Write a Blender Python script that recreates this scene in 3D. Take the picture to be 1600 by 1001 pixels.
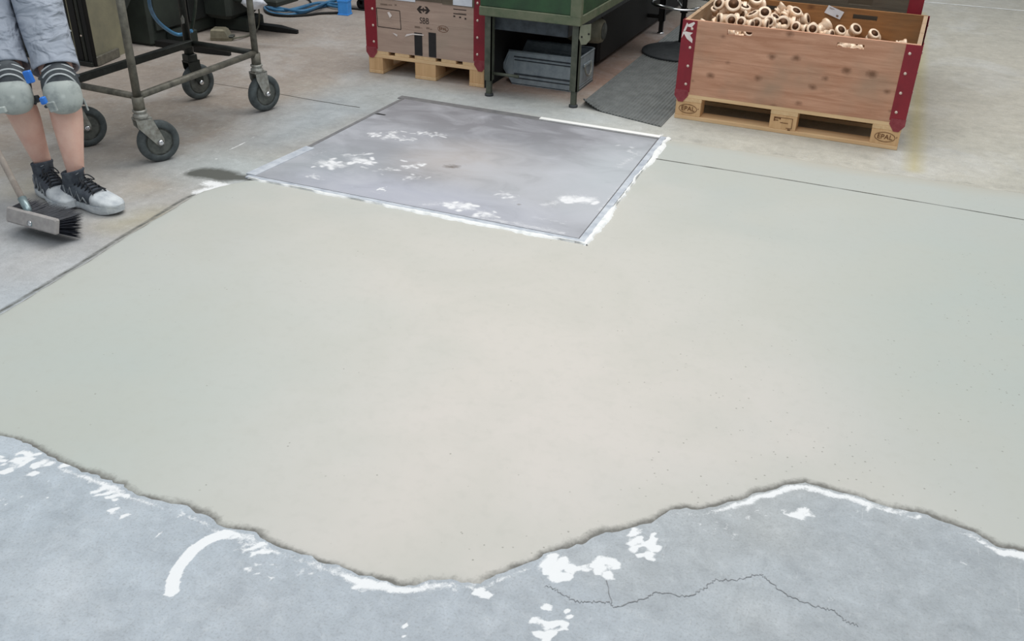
import bpy, math, random
import numpy as np
from mathutils import Vector, Matrix
random.seed(7); rng = np.random.default_rng(5)
for o in list(bpy.data.objects): bpy.data.objects.remove(o)
SC = bpy.context.scene; COL = SC.collection
R_ = math.radians

# ------------------------------------------------------------------ camera
F_PX, PITCH, ROLL, CH, YAW = 1463.5, .5183, .0274, 1.615, .385
def _basis():
    cp, sp = math.cos(PITCH), math.sin(PITCH)
    fw = np.array([0, cp, -sp]); up = np.array([0, sp, cp]); rt = np.array([1., 0, 0])
    c, s = math.cos(ROLL), math.sin(ROLL)
    r, u = rt*c+up*s, -rt*s+up*c
    c, s = math.cos(YAW), math.sin(YAW)
    M = np.array([[c, -s, 0], [s, c, 0], [0, 0, 1]])
    return M@r, M@u, M@fw
RT, UP, FW = _basis()
cam_d = bpy.data.cameras.new('camera'); cam = bpy.data.objects.new('camera', cam_d); COL.objects.link(cam)
cam_d.sensor_width = 36; cam_d.lens = 36*F_PX/1600; cam_d.clip_start = .05; cam_d.clip_end = 100
cam.matrix_world = Matrix(((RT[0], UP[0], -FW[0], 0), (RT[1], UP[1], -FW[1], 0), (RT[2], UP[2], -FW[2], CH), (0, 0, 0, 1)))
SC.camera = cam

def G(px, py, z=0.):            # point of the horizontal plane z seen at a photo pixel (a measured survey of the hall floor)
    d = FW+RT*(px-800)/F_PX-UP*(py-500.5)/F_PX
    t = (z-CH)/d[2]
    return Vector((d[0]*t, d[1]*t, z))
def PL(px, py, y):              # point of the upright plane at depth y
    d = FW+RT*(px-800)/F_PX-UP*(py-500.5)/F_PX
    t = y/d[1]
    return Vector((d[0]*t, y, CH+d[2]*t))

# ------------------------------------------------------------------ light
W = bpy.data.worlds.new('hall_light'); SC.world = W; W.use_nodes = True
bg = W.node_tree.nodes['Background']; bg.inputs[0].default_value = (.90, .96, 1, 1); bg.inputs[1].default_value = .34
def area(name, loc, target, size, power, col=(1, 1, 1)):
    l = bpy.data.lights.new(name, 'AREA'); l.shape = 'RECTANGLE'; l.size, l.size_y = size; l.energy = power; l.color = col
    o = bpy.data.objects.new(name, l); COL.objects.link(o); o.location = loc
    o.rotation_euler = (Vector(target)-Vector(loc)).to_track_quat('-Z', 'Y').to_euler(); return o
area('unseen_overhead_light', (-3.0, 5.2, 6.2), (-1.6, 3.8, 0), (5, 3), 205, (1, .975, .93))
area('unseen_overhead_light', (1.0, 6.8, 6.0), (.4, 6.4, 0), (3, 4), 150, (1, .985, .95))  # added to brighten the back right; no lamp seen there
area('unseen_overhead_light', (-.75, 2.1, 4.6), (-.75, 2.35, 0), (2.2, 2.2), 50, (1, .955, .91))  # warm lamp added for the bright pool on the screed centre
area('unseen_overhead_light', (-.8, -1.2, 5.6), (-1.0, 1.2, 0), (4, 3), 95, (.88, .95, 1))  # unseen light behind the camera
SC.view_settings.view_transform = 'Standard'; SC.view_settings.look = 'None'
SC.view_settings.exposure = 0.0; SC.view_settings.gamma = 1; SC.view_settings.use_curve_mapping = False

# ------------------------------------------------------------------ materials
def lin(c):
    return tuple(((v/255)/12.92 if v/255 <= .04045 else ((v/255+.055)/1.055)**2.4) for v in c)
def _nt(name):
    m = bpy.data.materials.new(name); m.use_nodes = True; nt = m.node_tree
    return m, nt, nt.nodes['Principled BSDF']
def N(nt, t, **kw):
    n = nt.nodes.new(t)
    for k, v in kw.items(): setattr(n, k, v)
    return n
def noise(nt, vec, scale, detail=4, rough=.55, dist=0):
    n = N(nt, 'ShaderNodeTexNoise'); n.inputs['Scale'].default_value = scale; n.inputs['Detail'].default_value = detail
    n.inputs['Roughness'].default_value = rough; n.inputs['Distortion'].default_value = dist
    nt.links.new(vec, n.inputs['Vector']); return n.outputs['Fac']
def ramp(nt, fac, a, b, ca=(0, 0, 0, 1), cb=(1, 1, 1, 1)):
    r = N(nt, 'ShaderNodeValToRGB'); e = r.color_ramp.elements
    e[0].position, e[1].position = a, b; e[0].color, e[1].color = ca, cb
    nt.links.new(fac, r.inputs[0]); return r.outputs[0]
def mixc(nt, f, a, b, mode='MIX'):
    m = N(nt, 'ShaderNodeMix'); m.data_type = 'RGBA'; m.blend_type = mode
    for s, v in ((m.inputs[0], f), (m.inputs[6], a), (m.inputs[7], b)):
        if isinstance(v, (int, float)): s.default_value = v
        elif isinstance(v, tuple): s.default_value = v if len(v) == 4 else (*v, 1)
        else: nt.links.new(v, s)
    return m.outputs[2]
def math_(nt, op, a, b=0., c=None, clamp=False):
    m = N(nt, 'ShaderNodeMath'); m.operation = op; m.use_clamp = clamp
    for i, v in enumerate((a, b, c)):
        if v is None: continue
        if isinstance(v, (int, float)): m.inputs[i].default_value = v
        else: nt.links.new(v, m.inputs[i])
    return m.outputs[0]
def bump(nt, bs, h, strength=.3, dist=.002):
    b = N(nt, 'ShaderNodeBump'); b.inputs['Strength'].default_value = strength; b.inputs['Distance'].default_value = dist
    nt.links.new(h, b.inputs['Height']); nt.links.new(b.outputs[0], bs.inputs['Normal'])
def coords(nt, scale=(1, 1, 1), kind='Object'):
    tc = N(nt, 'ShaderNodeTexCoord'); mp = N(nt, 'ShaderNodeMapping'); mp.inputs['Scale'].default_value = scale
    nt.links.new(tc.outputs[kind], mp.inputs[0]); return mp.outputs[0]
def mat(name, c, c2=None, rough=.7, metal=0., scale=12, bscale=60, bst=.15, stretch=(1, 1, 1), a=.35, b=.7, spec=.5):
    m, nt, bs = _nt(name); v = coords(nt, stretch)
    c2 = c2 or tuple(x*.82 for x in c)
    f = ramp(nt, noise(nt, v, scale, 5, .6), a, b)
    nt.links.new(mixc(nt, f, lin(c), lin(c2)), bs.inputs['Base Color'])
    bs.inputs['Roughness'].default_value = rough; bs.inputs['Metallic'].default_value = metal
    bs.inputs['Specular IOR Level'].default_value = spec
    if bst: bump(nt, bs, noise(nt, v, bscale, 3), bst)
    return m
def wood(name, c, c2, knots=True, axis=0, dirt=(150, 120, 95)):
    m, nt, bs = _nt(name)
    st = [14, 14, 14]; st[axis] = 1.3
    v = coords(nt, tuple(st)); o = coords(nt)
    g = noise(nt, v, 2.6, 6, .65, .6); big = noise(nt, o, 3.2, 3)
    col = mixc(nt, ramp(nt, g, .35, .68), lin(c), lin(c2))
    col = mixc(nt, ramp(nt, big, .5, .85), col, lin(dirt))
    if knots:
        kv = N(nt, 'ShaderNodeTexVoronoi'); kv.voronoi_dimensions = '2D'; kv.inputs['Scale'].default_value = 1.0
        sx = N(nt, 'ShaderNodeSeparateXYZ'); cx_ = N(nt, 'ShaderNodeCombineXYZ'); nt.links.new(o, sx.inputs[0])
        nt.links.new(math_(nt, 'MULTIPLY', sx.outputs[axis], 5.2), cx_.inputs[0]); nt.links.new(math_(nt, 'MULTIPLY_ADD', sx.outputs[2], 7.5, 3.3), cx_.inputs[1])
        nt.links.new(cx_.outputs[0], kv.inputs['Vector'])
        wob = math_(nt, 'ADD', kv.outputs['Distance'], math_(nt, 'ADD', math_(nt, 'MULTIPLY', noise(nt, o, 40, 2), .12), math_(nt, 'MULTIPLY', kv.outputs['Color'], .16)))
        col = mixc(nt, ramp(nt, wob, .13, .27, (.7, .7, .7, 1), (0, 0, 0, 1)), col, lin((88, 58, 40)))
    nt.links.new(col, bs.inputs['Base Color']); bs.inputs['Roughness'].default_value = .8
    bs.inputs['Specular IOR Level'].default_value = .25
    bump(nt, bs, g, .25, .002); return m

M = {}
M['crate'] = wood('crate_wood', (208, 161, 135), (178, 130, 104), True, 0, (164, 140, 120))
M['crate_y'] = wood('crate_wood_side', (182, 158, 132), (160, 132, 104), True, 1, (160, 148, 128))
M['crate_grey'] = wood('weathered_crate_wood', (186, 162, 148), (168, 144, 131), False, 0, (164, 148, 134))
M['crate_dark'] = wood('dark_crate_wood', (112, 102, 88), (92, 82, 72), False, 0, (104, 102, 92))
M['crate_in'] = wood('crate_wood_inside', (165, 118, 76), (134, 96, 62), True, 0, (140, 116, 88))
M['pallet'] = wood('pallet_pine', (232, 200, 158), (214, 176, 134), False, 0, (216, 188, 148))
M['pallet_y'] = wood('pallet_pine_cross', (230, 198, 156), (210, 174, 132), False, 1, (212, 184, 144))
M['block'] = wood('pallet_block_chipwood', (224, 186, 142), (204, 164, 120), False, 2, (212, 174, 130))
M['red'] = mat('red_painted_steel', (142, 28, 44), (122, 22, 38), .5, 0, 9, 50, .1)
M['red_worn'] = mat('worn_red_paint', (150, 66, 74), (128, 40, 52), .6, 0, 30, 50, .1)
M['rivet'] = mat('bright_rivet', (226, 208, 196), (200, 180, 168), .35, .3, 20, 50, 0)
M['burn'] = mat('burnt_stamp', (112, 70, 36), (90, 54, 28), .9, 0, 80, 50, 0)
M['ink'] = mat('black_stencil', (42, 34, 32), (60, 48, 42), .8, 0, 60, 50, 0)
M['ink_faint'] = mat('faint_stencil', (120, 100, 88), (136, 116, 102), .8, 0, 60, 50, 0)
M['tape'] = mat('black_tape', (26, 24, 26), (36, 33, 34), .45, 0, 20, 50, 0)
M['paper'] = mat('white_paper', (224, 228, 236), (206, 210, 222), .6, 0, 20, 50, 0)
M['film'] = mat('white_film_scrap', (236, 226, 222), (220, 208, 204), .25, 0, 20, 50, 0)
M['bronze'] = mat('cast_bronze', (250, 230, 208), (226, 192, 160), .38, .08, 25, 120, .1)
M['bore'] = mat('bronze_bore', (104, 70, 44), (66, 42, 28), .6, .3, 25, 80, .1)
M['green'] = mat('green_paint_worn', (50, 86, 54), (40, 62, 44), .5, 0, 7, 60, .1)
M['green_lip'] = mat('grey_green_worn_edge', (112, 116, 94), (84, 98, 74), .6, 0, 14, 60, .1)
M['steel_leg'] = mat('dull_green_grey_steel', (92, 96, 84), (66, 72, 62), .55, .2, 18, 60, .15)
M['plate_leg'] = mat('pale_bracket_plate', (134, 136, 116), (112, 116, 98), .55, .1, 18, 60, .1)
M['galv'] = mat('galvanised_steel', (160, 170, 176), (132, 144, 152), .45, .15, 22, 60, .1)
M['galv_dark'] = mat('oily_galvanised_steel', (72, 80, 86), (48, 54, 60), .5, .2, 22, 60, .1)
M['black'] = mat('black_steel', (13, 14, 14), (9, 10, 10), .7, 0, 12, 60, .1)
M['blackgreen'] = mat('grimy_dark_green_casting', (46, 54, 48), (32, 37, 34), .65, 0, 6, 60, .2)
M['olive'] = mat('dusty_olive_sheet', (144, 140, 116), (118, 116, 100), .7, 0, 5, 60, .15)
M['darkcab'] = mat('dark_cabinet_sheet', (30, 34, 33), (20, 22, 22), .6, 0, 5, 60, .1)  # on the olive cabinet this dark colour is painted shade
M['rubber'] = mat('grey_black_rubber', (66, 70, 73), (50, 54, 57), .75, 0, 25, 90, .25)
M['matrub'] = mat('grey_ribbed_rubber', (122, 126, 126), (100, 104, 104), .7, 0, 14, 90, .2)
M['tyre'] = mat('dusty_rubber_tyre', (84, 92, 94), (56, 62, 64), .75, 0, 25, 90, .25)
M['hub'] = mat('dull_wheel_hub', (108, 112, 108), (74, 78, 76), .5, .4, 25, 60, .1)
M['trolley'] = mat('grimy_grey_tube', (120, 117, 106), (80, 79, 72), .5, .2, 26, 80, .2)
M['trolley_dark'] = mat('blackened_tube', (46, 50, 46), (30, 33, 30), .5, .25, 26, 80, .2)
M['fork'] = mat('galvanised_caster_fork', (168, 170, 164), (120, 116, 108), .45, .3, 40, 80, .2)
M['chrome'] = mat('chrome', (230, 232, 236), (214, 216, 220), .12, 1., 10, 50, 0)
M['alu'] = mat('cast_aluminium', (156, 150, 130), (128, 124, 108), .45, .5, 20, 60, .1)
M['hose'] = mat('blue_hose', (70, 128, 168), (48, 100, 142), .4, 0, 20, 60, .05)
M['hose_navy'] = mat('dark_blue_drum', (28, 58, 112), (20, 42, 90), .4, 0, 20, 60, .05)
M['hose_green'] = mat('dark_green_hose', (30, 58, 50), (22, 44, 38), .5, 0, 20, 60, .05)
M['cable'] = mat('grey_cable', (112, 112, 100), (90, 92, 82), .5, 0, 20, 60, .05)
M['bluepost'] = mat('bright_blue_paint', (72, 158, 240), (58, 142, 226), .4, 0, 10, 60, .05)
M['motor'] = mat('dusty_motor_casing', (150, 146, 128), (116, 114, 98), .6, .1, 16, 60, .15)
M['skin'] = mat('skin', (232, 194, 178), (222, 176, 160), .55, 0, 14, 200, .08)
M['skin'].node_tree.nodes['Principled BSDF'].inputs['Subsurface Weight'].default_value = .06
M['skin'].node_tree.nodes['Principled BSDF'].inputs['Subsurface Radius'].default_value = (.012, .004, .002)
M['shorts'] = mat('pale_grey_blue_cotton', (166, 174, 187), (148, 157, 171), .9, 0, 9, 260, .2)
_nt2 = M['shorts'].node_tree; _b = _nt2.nodes['Principled BSDF']; _v = coords(_nt2, (1, 1, 1.9))
bump(_nt2, _b, noise(_nt2, _v, 6.5, 2.6, .4, 2.0), 1.0, .032)
M['pad'] = mat('dusty_grey_knee_pad', (178, 186, 183), (128, 136, 138), .7, 0, 16, 120, .2, a=.45, b=.72)
M['pad_dark'] = mat('dark_grey_padding', (80, 86, 90), (60, 64, 70), .85, 0, 30, 160, .25)
M['stripe'] = mat('pale_reflective_stripe', (200, 206, 208), (176, 182, 186), .5, 0, 30, 60, 0)
M['buckle'] = mat('blue_plastic', (58, 132, 226), (44, 112, 206), .35, 0, 20, 60, 0)
M['shoe'] = mat('charcoal_shoe_mesh', (62, 68, 78), (90, 98, 106), .8, 0, 30, 200, .3, a=.45, b=.75)
M['shoe_toe'] = mat('dusty_pale_shoe_rubber', (212, 218, 222), (170, 178, 186), .75, 0, 22, 120, .2)
M['lace'] = mat('dark_lace', (30, 32, 38), (44, 48, 54), .8, 0, 60, 60, .1)
M['shoe_line'] = mat('grey_shoe_overlay', (146, 152, 156), (116, 122, 128), .7, 0, 60, 60, .1)
M['broomwood'] = mat('dusty_grey_broom_wood', (172, 168, 166), (150, 146, 145), .8, 0, 30, 120, .2)
M['stick'] = wood('broom_stick_wood', (190, 180, 170), (166, 154, 146), False, 2, (178, 168, 160))
M['socket'] = mat('zinc_socket', (150, 168, 172), (118, 136, 142), .35, .5, 30, 60, .1)
M['bristle'] = mat('black_bristle', (40, 45, 56), (26, 29, 38), .6, 0, 60, 60, 0)
M['groove'] = mat('dark_dirt_line', (74, 72, 66), (92, 90, 82), .95, 0, 20, 60, 0)
M['crackline'] = mat('crack_dirt', (118, 120, 122), (158, 161, 165), .95, 0, 16, 60, 0)
M['whitestrip'] = mat('white_strip', (248, 248, 246), (238, 240, 240), .6, 0, 10, 60, 0)
M['plaster'] = mat('white_plaster', (238, 240, 240), (206, 212, 214), .9, 0, 30, 90, .4, a=.5, b=.8)
M['frame'] = mat('dusty_steel_frame', (206, 212, 220), (170, 178, 190), .6, .1, 18, 90, .2)
M['frame_dark'] = mat('dark_steel_frame', (128, 128, 130), (108, 109, 112), .6, .1, 18, 90, .2)

# ------------------------------------------------------------------ mesh helpers
class MB:
    def __init__(s): s.v = []; s.f = []; s.sm = []
    def add(s, vs, fs, smooth=False):
        b = len(s.v); s.v += [tuple(v) for v in vs]; s.f += [tuple(i+b for i in f) for f in fs]; s.sm += [smooth]*len(fs); return s
    def box(s, a, b, bev=0., T=None):
        x0, y0, z0 = a; x1, y1, z1 = b
        if bev:
            e = bev; vs = []
            for z, i in ((z0, e), (z0+e, 0), (z1-e, 0), (z1, e)):
                X0, X1, Y0, Y1 = x0+i, x1-i, y0+i, y1-i; k = e if i == 0 else e*.6
                vs += [(X0+k, Y0, z), (X1-k, Y0, z), (X1, Y0+k, z), (X1, Y1-k, z), (X1-k, Y1, z), (X0+k, Y1, z), (X0, Y1-k, z), (X0, Y0+k, z)]
            fs = [tuple(range(7, -1, -1)), tuple(range(24, 32))]
            for l in range(3):
                for j in range(8): fs.append((l*8+j, l*8+(j+1) % 8, l*8+8+(j+1) % 8, l*8+8+j))
        else:
            vs = [(x0, y0, z0), (x1, y0, z0), (x1, y1, z0), (x0, y1, z0), (x0, y0, z1), (x1, y0, z1), (x1, y1, z1), (x0, y1, z1)]
            fs = [(3, 2, 1, 0), (4, 5, 6, 7), (0, 1, 5, 4), (1, 2, 6, 5), (2, 3, 7, 6), (3, 0, 4, 7)]
        if T is not None: vs = [T@Vector(v) for v in vs]
        return s.add(vs, fs)
    def tube(s, pts, r, n=12, cap=True, closed=False):
        pts = [Vector(p) for p in pts]; m = len(pts)
        rs = r if isinstance(r, (list, tuple)) else [r]*m
        T0 = (pts[1]-pts[0]).normalized(); up = Vector((0, 0, 1)) if abs(T0.z) < .9 else Vector((1, 0, 0))
        u = T0.cross(up).normalized(); vs = []
        for i, p in enumerate(pts):
            if closed: t = (pts[(i+1) % m]-pts[i-1]).normalized()
            else: t = (pts[min(i+1, m-1)]-pts[max(i-1, 0)]).normalized()
            u = (u-t*u.dot(t)).normalized(); w = t.cross(u)
            for k in range(n):
                a = 2*math.pi*k/n; vs.append(p+(u*math.cos(a)+w*math.sin(a))*rs[i])
        fs = []
        for i in range(m if closed else m-1):
            j = (i+1) % m
            for k in range(n): fs.append((i*n+k, i*n+(k+1) % n, j*n+(k+1) % n, j*n+k))
        s.add(vs, fs, True)
        if cap and not closed:
            b = len(s.v)-len(vs)
            s.f += [tuple(b+k for k in range(n-1, -1, -1)), tuple(b+(m-1)*n+k for k in range(n))]; s.sm += [False, False]
        return s
    def lathe(s, prof, T=None, n=24, smooth=True, closed=False):
        T = T or Matrix(); vs = []; m = len(prof)      # prof: (r, z)
        for r, z in prof:
            for k in range(n):
                a = 2*math.pi*k/n; vs.append(T@Vector((r*math.cos(a), r*math.sin(a), z)))
        fs = []
        for i in range(m if closed else m-1):
            j = (i+1) % m
            for k in range(n): fs.append((i*n+k, i*n+(k+1) % n, j*n+(k+1) % n, j*n+k))
        s.add(vs, fs, smooth); b = len(s.v)-len(vs)
        if not closed:
            if prof[0][0] > 1e-6: s.f.append(tuple(b+k for k in range(n-1, -1, -1))); s.sm.append(False)
            if prof[-1][0] > 1e-6: s.f.append(tuple(b+(m-1)*n+k for k in range(n))); s.sm.append(False)
        return s
    def loft(s, rings, cap=True, smooth=True):
        n = len(rings[0]); vs = [v for r in rings for v in r]; fs = []
        for i in range(len(rings)-1):
            for k in range(n): fs.append((i*n+k, i*n+(k+1) % n, (i+1)*n+(k+1) % n, (i+1)*n+k))
        s.add(vs, fs, smooth)
        if cap:
            b = len(s.v)-len(vs); m = len(rings)
            s.f += [tuple(b+k for k in range(n-1, -1, -1)), tuple(b+(m-1)*n+k for k in range(n))]; s.sm += [False, False]
        return s
    def prism(s, poly, d, T=None):       # poly in xy, extruded 0..d in z
        T = T or Matrix(); n = len(poly)
        vs = [T@Vector((x, y, 0)) for x, y in poly]+[T@Vector((x, y, d)) for x, y in poly]
        fs = [tuple(range(n-1, -1, -1)), tuple(range(n, 2*n))]+[(i, (i+1) % n, n+(i+1) % n, n+i) for i in range(n)]
        return s.add(vs, fs)
    def mesh(s, name, m):
        me = bpy.data.meshes.new(name); me.from_pydata(s.v, [], s.f)
        me.polygons.foreach_set('use_smooth', s.sm)
        me.materials.append(M[m] if isinstance(m, str) else m); me.update(); return me
    def build(s, name, m, parent=None, loc=None):
        o = bpy.data.objects.new(name, s.mesh(name, m)); COL.objects.link(o)
        if parent: o.parent = parent
        if loc: o.location = loc
        return o
def recalc(o):
    import bmesh
    b = bmesh.new(); b.from_mesh(o.data); bmesh.ops.recalc_face_normals(b, faces=b.faces); b.to_mesh(o.data); b.free(); return o
def tag(o, label, cat, group=None):
    o['label'] = label; o['category'] = cat
    if group: o['group'] = group
    return o
def empty(name, loc=(0, 0, 0), rz=0., label=None, cat=None, group=None):
    o = bpy.data.objects.new(name, None); COL.objects.link(o); o.location = loc; o.rotation_euler = (0, 0, rz); o.empty_display_size = .1
    if label: tag(o, label, cat, group)
    return o
def inst(name, me, parent=None, loc=(0, 0, 0), rot=(0, 0, 0)):
    o = bpy.data.objects.new(name, me); COL.objects.link(o); o.location = loc; o.rotation_euler = rot
    if parent: o.parent = parent
    return o
def at(x, y, z, rx=0, ry=0, rz=0): return Matrix.Translation((x, y, z))@Matrix.Rotation(rz, 4, 'Z')@Matrix.Rotation(ry, 4, 'Y')@Matrix.Rotation(rx, 4, 'X')
def smooth_pts(pts, k=6):
    P = [Vector(p) for p in pts]; out = []
    for i in range(len(P)-1):
        p0, p1, p2, p3 = P[max(i-1, 0)], P[i], P[i+1], P[min(i+2, len(P)-1)]
        for j in range(k):
            t = j/k
            out.append(.5*((2*p1)+(-p0+p2)*t+(2*p0-5*p1+4*p2-p3)*t*t+(-p0+3*p1-3*p2+p3)*t**3))
    return out+[P[-1]]
def text_mesh(txt, size, m, parent, T, name='lettering', depth=.0006):
    cu = bpy.data.curves.new('t', 'FONT'); cu.body = txt; cu.size = size; cu.extrude = depth; cu.align_x = 'CENTER'; cu.align_y = 'CENTER'
    t = bpy.data.objects.new('t', cu); COL.objects.link(t)
    bpy.context.view_layer.update()
    me = bpy.data.meshes.new_from_object(t.evaluated_get(bpy.context.evaluated_depsgraph_get()))
    bpy.data.objects.remove(t); me.transform(T); me.materials.clear(); me.materials.append(M[m])
    o = bpy.data.objects.new(name, me); COL.objects.link(o); o.parent = parent; return o

# ------------------------------------------------------------------ numpy value noise and painted wear and shade fields
def vnoise(x, y, sc, seed):
    r = np.random.default_rng(seed); T = r.random((257, 257))
    X, Y = x*sc+37.3, y*sc+51.7; xi, yi = np.floor(X).astype(int), np.floor(Y).astype(int); fx, fy = X-xi, Y-yi
    fx, fy = fx*fx*(3-2*fx), fy*fy*(3-2*fy); a = xi % 256; b = yi % 256
    return (T[a, b]*(1-fx)*(1-fy)+T[a+1, b]*fx*(1-fy)+T[a, b+1]*(1-fx)*fy+T[a+1, b+1]*fx*fy)
def seg_d(X, Y, a, b):
    ax, ay = a; bx, by = b; dx, dy = bx-ax, by-ay; L = dx*dx+dy*dy+1e-12
    t = np.clip(((X-ax)*dx+(Y-ay)*dy)/L, 0, 1); return np.hypot(X-ax-t*dx, Y-ay-t*dy)
def gpx(l): return [tuple(G(*p)[:2]) for p in l]
def caps(X, Y, items):      # items: (pixel polyline, width m, strength)
    f = np.zeros_like(X)
    for pts, w, s in items:
        P = gpx(pts)
        if len(P) == 1: P = P*2
        d = np.full_like(X, 9.)
        for a, b in zip(P[:-1], P[1:]): d = np.minimum(d, seg_d(X, Y, a, b))
        f = np.maximum(f, s*np.clip(1-d/w, 0, 1))
    return f
def grid_obj(name, xs, ys, zf, keep=None):
    X, Y = np.meshgrid(xs, ys, indexing='ij'); nx, ny = X.shape
    Z = zf(X, Y)
    idx = np.arange(nx*ny).reshape(nx, ny)
    q = np.stack([idx[:-1, :-1], idx[1:, :-1], idx[1:, 1:], idx[:-1, 1:]], -1)
    if keep is not None:
        k = keep(X, Y); kk = k[:-1, :-1] | k[1:, :-1] | k[1:, 1:] | k[:-1, 1:]; q = q[kk]
    q = q.reshape(-1, 4); used = np.unique(q); remap = -np.ones(nx*ny, int); remap[used] = np.arange(len(used)); q = remap[q]
    co = np.stack([X.ravel()[used], Y.ravel()[used], Z.ravel()[used]], -1)
    me = bpy.data.meshes.new(name); me.vertices.add(len(co)); me.vertices.foreach_set('co', co.ravel())
    me.loops.add(q.size); me.loops.foreach_set('vertex_index', q.ravel()); me.polygons.add(len(q))
    me.polygons.foreach_set('loop_start', np.arange(0, q.size, 4)); me.polygons.foreach_set('loop_total', np.full(len(q), 4))
    me.update(calc_edges=True); me.validate(); me.polygons.foreach_set('use_smooth', np.ones(len(q), bool))
    o = bpy.data.objects.new(name, me); COL.objects.link(o)
    return o, co[:, 0], co[:, 1]
def fattr(o, name, a):
    t = o.data.attributes.new(name, 'FLOAT', 'POINT'); t.data.foreach_set('value', a.astype(np.float32))
def cattr(o, name, rgb):
    t = o.data.attributes.new(name, 'FLOAT_COLOR', 'POINT'); t.data.foreach_set('color', np.concatenate([rgb, np.ones((len(rgb), 1))], 1).astype(np.float32).ravel())
def zones(X, Y, base, items):     # (px centre, rx, ry metres, colour, strength) soft overlapping tints
    rgb = np.tile(np.array(lin(base)), (len(X), 1)); wob = (vnoise(X, Y, 2.2, 11)-.5)*.5+(vnoise(X, Y, 7, 12)-.5)*.25
    for (p, rx, ry, c, s) in items:
        cx, cy = (G(*p)[:2] if abs(p[0]) > 20 or abs(p[1]) > 20 else p[:2]); d = np.sqrt(((X-cx)/rx)**2+((Y-cy)/ry)**2)+wob
        w = (s*np.clip(1.4-d, 0, 1)**1.0)[:, None]; w = np.clip(w, 0, 1); rgb = rgb*(1-w)+np.array(lin(c))*w
    return rgb
def attr(nt, name, out='Fac'):
    a = N(nt, 'ShaderNodeAttribute'); a.attribute_name = name; return a.outputs[out]

# ------------------------------------------------------------------ floor
LOWER = [(-260, 640), (-120, 655), (0, 683), (30, 690), (60, 702), (90, 722), (122, 737), (160, 750), (200, 764), (240, 779), (290, 795), (330, 812), (370, 828), (400, 838), (440, 855),
         (480, 868), (520, 880), (545, 893), (570, 904), (600, 909), (640, 909), (680, 906), (712, 903), (745, 908), (775, 899), (800, 888), (830, 879), (860, 864), (890, 855), (920, 845),
         (960, 833), (1000, 819), (1030, 808), (1060, 797), (1100, 790), (1150, 779), (1200, 765), (1230, 758), (1258, 755), (1300, 765), (1340, 773), (1380, 785), (1420, 796), (1450, 806),
         (1500, 825), (1560, 850), (1600, 863), (1700, 900), (1800, 935)]
LOW = gpx(LOWER)
LOW[0] = (LOW[0][0], LOW[0][1])
SY1 = 4.765
EDGE = gpx([(-150, 582), (0, 491), (60, 456), (120, 419), (190, 374), (235, 347), (285, 316), (320, 298), (345, 291), (385, 283), (430, 279)])
EX = [p[0] for p in EDGE]; EY = [p[1] for p in EDGE]
def screed_sd(X, Y):
    f = lambda A: A
    wob = (vnoise(X, Y, 14, 3)-.5)*.022+(vnoise(X, Y, 45, 4)-.5)*.010
    xs = np.array([p[0] for p in LOW]); ys = np.array([p[1] for p in LOW]); o = np.argsort(xs)
    yl = np.interp(X, xs[o], ys[o])
    d = np.full_like(X, 9.)
    for a, b in zip(LOW[:-1], LOW[1:]): d = np.minimum(d, seg_d(X, Y, a, b))
    dl = np.where(Y > yl, d, -d)+wob
    dx = X-np.interp(Y, EY, EX)+(vnoise(X, Y, 9, 7)-.5)*.010+(vnoise(X, Y, 30, 6)-.5)*.006
    dy = SY1-Y+(vnoise(X, Y, 11, 8)-.5)*.02+(vnoise(X, Y, 40, 9)-.5)*.008
    # plate opening
    px = np.maximum(-2.72-X, X+1.085); py = np.maximum(3.345-Y, Y-4.80); dp = np.maximum(px, py)
    return np.minimum(np.minimum(dl, dx), np.minimum(dy, dp)), dl, dx, dy, dp

xs = np.concatenate([np.arange(-9, -3.4, .06), np.arange(-3.4, 1.0, .0125), np.arange(1.0, 3.4, .06)])
ys = np.concatenate([np.arange(-1.2, .72, .08), np.arange(.72, 2.5, .0125), np.arange(2.5, 5.3, .025), np.arange(5.3, 12.6, .08)])
def fz(X, Y):
    sd = screed_sd(X, Y)[0]
    return (vnoise(X, Y, 2, 21)-.5)*.0012*(1-np.clip(sd*30, 0, 1))-.012*np.clip(sd*20-.9, 0, 1)
floor, X, Y = grid_obj('floor', xs, ys, fz)
floor['kind'] = 'structure'
sd, dl, dx, dy, dp = screed_sd(X, Y)
cattr(floor, 'tint', zones(X, Y, (180, 178, 168), [
    ((-4.4, 4.6), 2.3, 2.6, (158, 147, 138), 1), ((-3.55, 3.5), .75, .8, (158, 148, 138), 1), ((-3.6, 7.2), 2.4, 2.2, (164, 154, 146), 1),
    ((-2.0, 5.75), .75, .75, (168, 136, 120), 1), ((-1.9, 6.9), .6, 1.2, (142, 122, 112), .9),
    ((-3.05, 2.85), .7, .40, (172, 164, 152), .9), ((-3.2, 2.2), .8, .5, (178, 173, 169), .9),
    ((-2.90, 4.25), .33, .85, (160, 166, 170), 1), ((-2.55, 4.85), .55, .32, (168, 172, 172), 1), ((-1.7, 4.95), .75, .22, (184, 190, 192), 1),
    ((-2.80, 3.42), .40, .26, (180, 187, 188), .9),
    ((.3, 5.1), 1.9, .5, (192, 191, 181), .9), ((1.2, 7.5), 1.8, 2.6, (188, 184, 173), .9),
    ((-.5, .7), 5.5, 2.1, (178, 186, 194), 1), ((-2.2, 1.3), 1.0, .8, (182, 192, 201), 1), ((.6, 1.6), .9, .6, (168, 175, 180), .8)]))
foot = []
def fp(cx, cy, w, h, n, s, seed, sz=.012):
    r = random.Random(seed)
    for _ in range(n):
        a = r.random()*6.28; q = r.random()**.6
        x, y = cx+w*q*math.cos(a), cy+h*q*math.sin(a); foot.append(([(x, y), (x+r.uniform(-6, 6), y+r.uniform(-4, 4))], sz*r.uniform(.7, 1.35), s*1.10))
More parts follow.
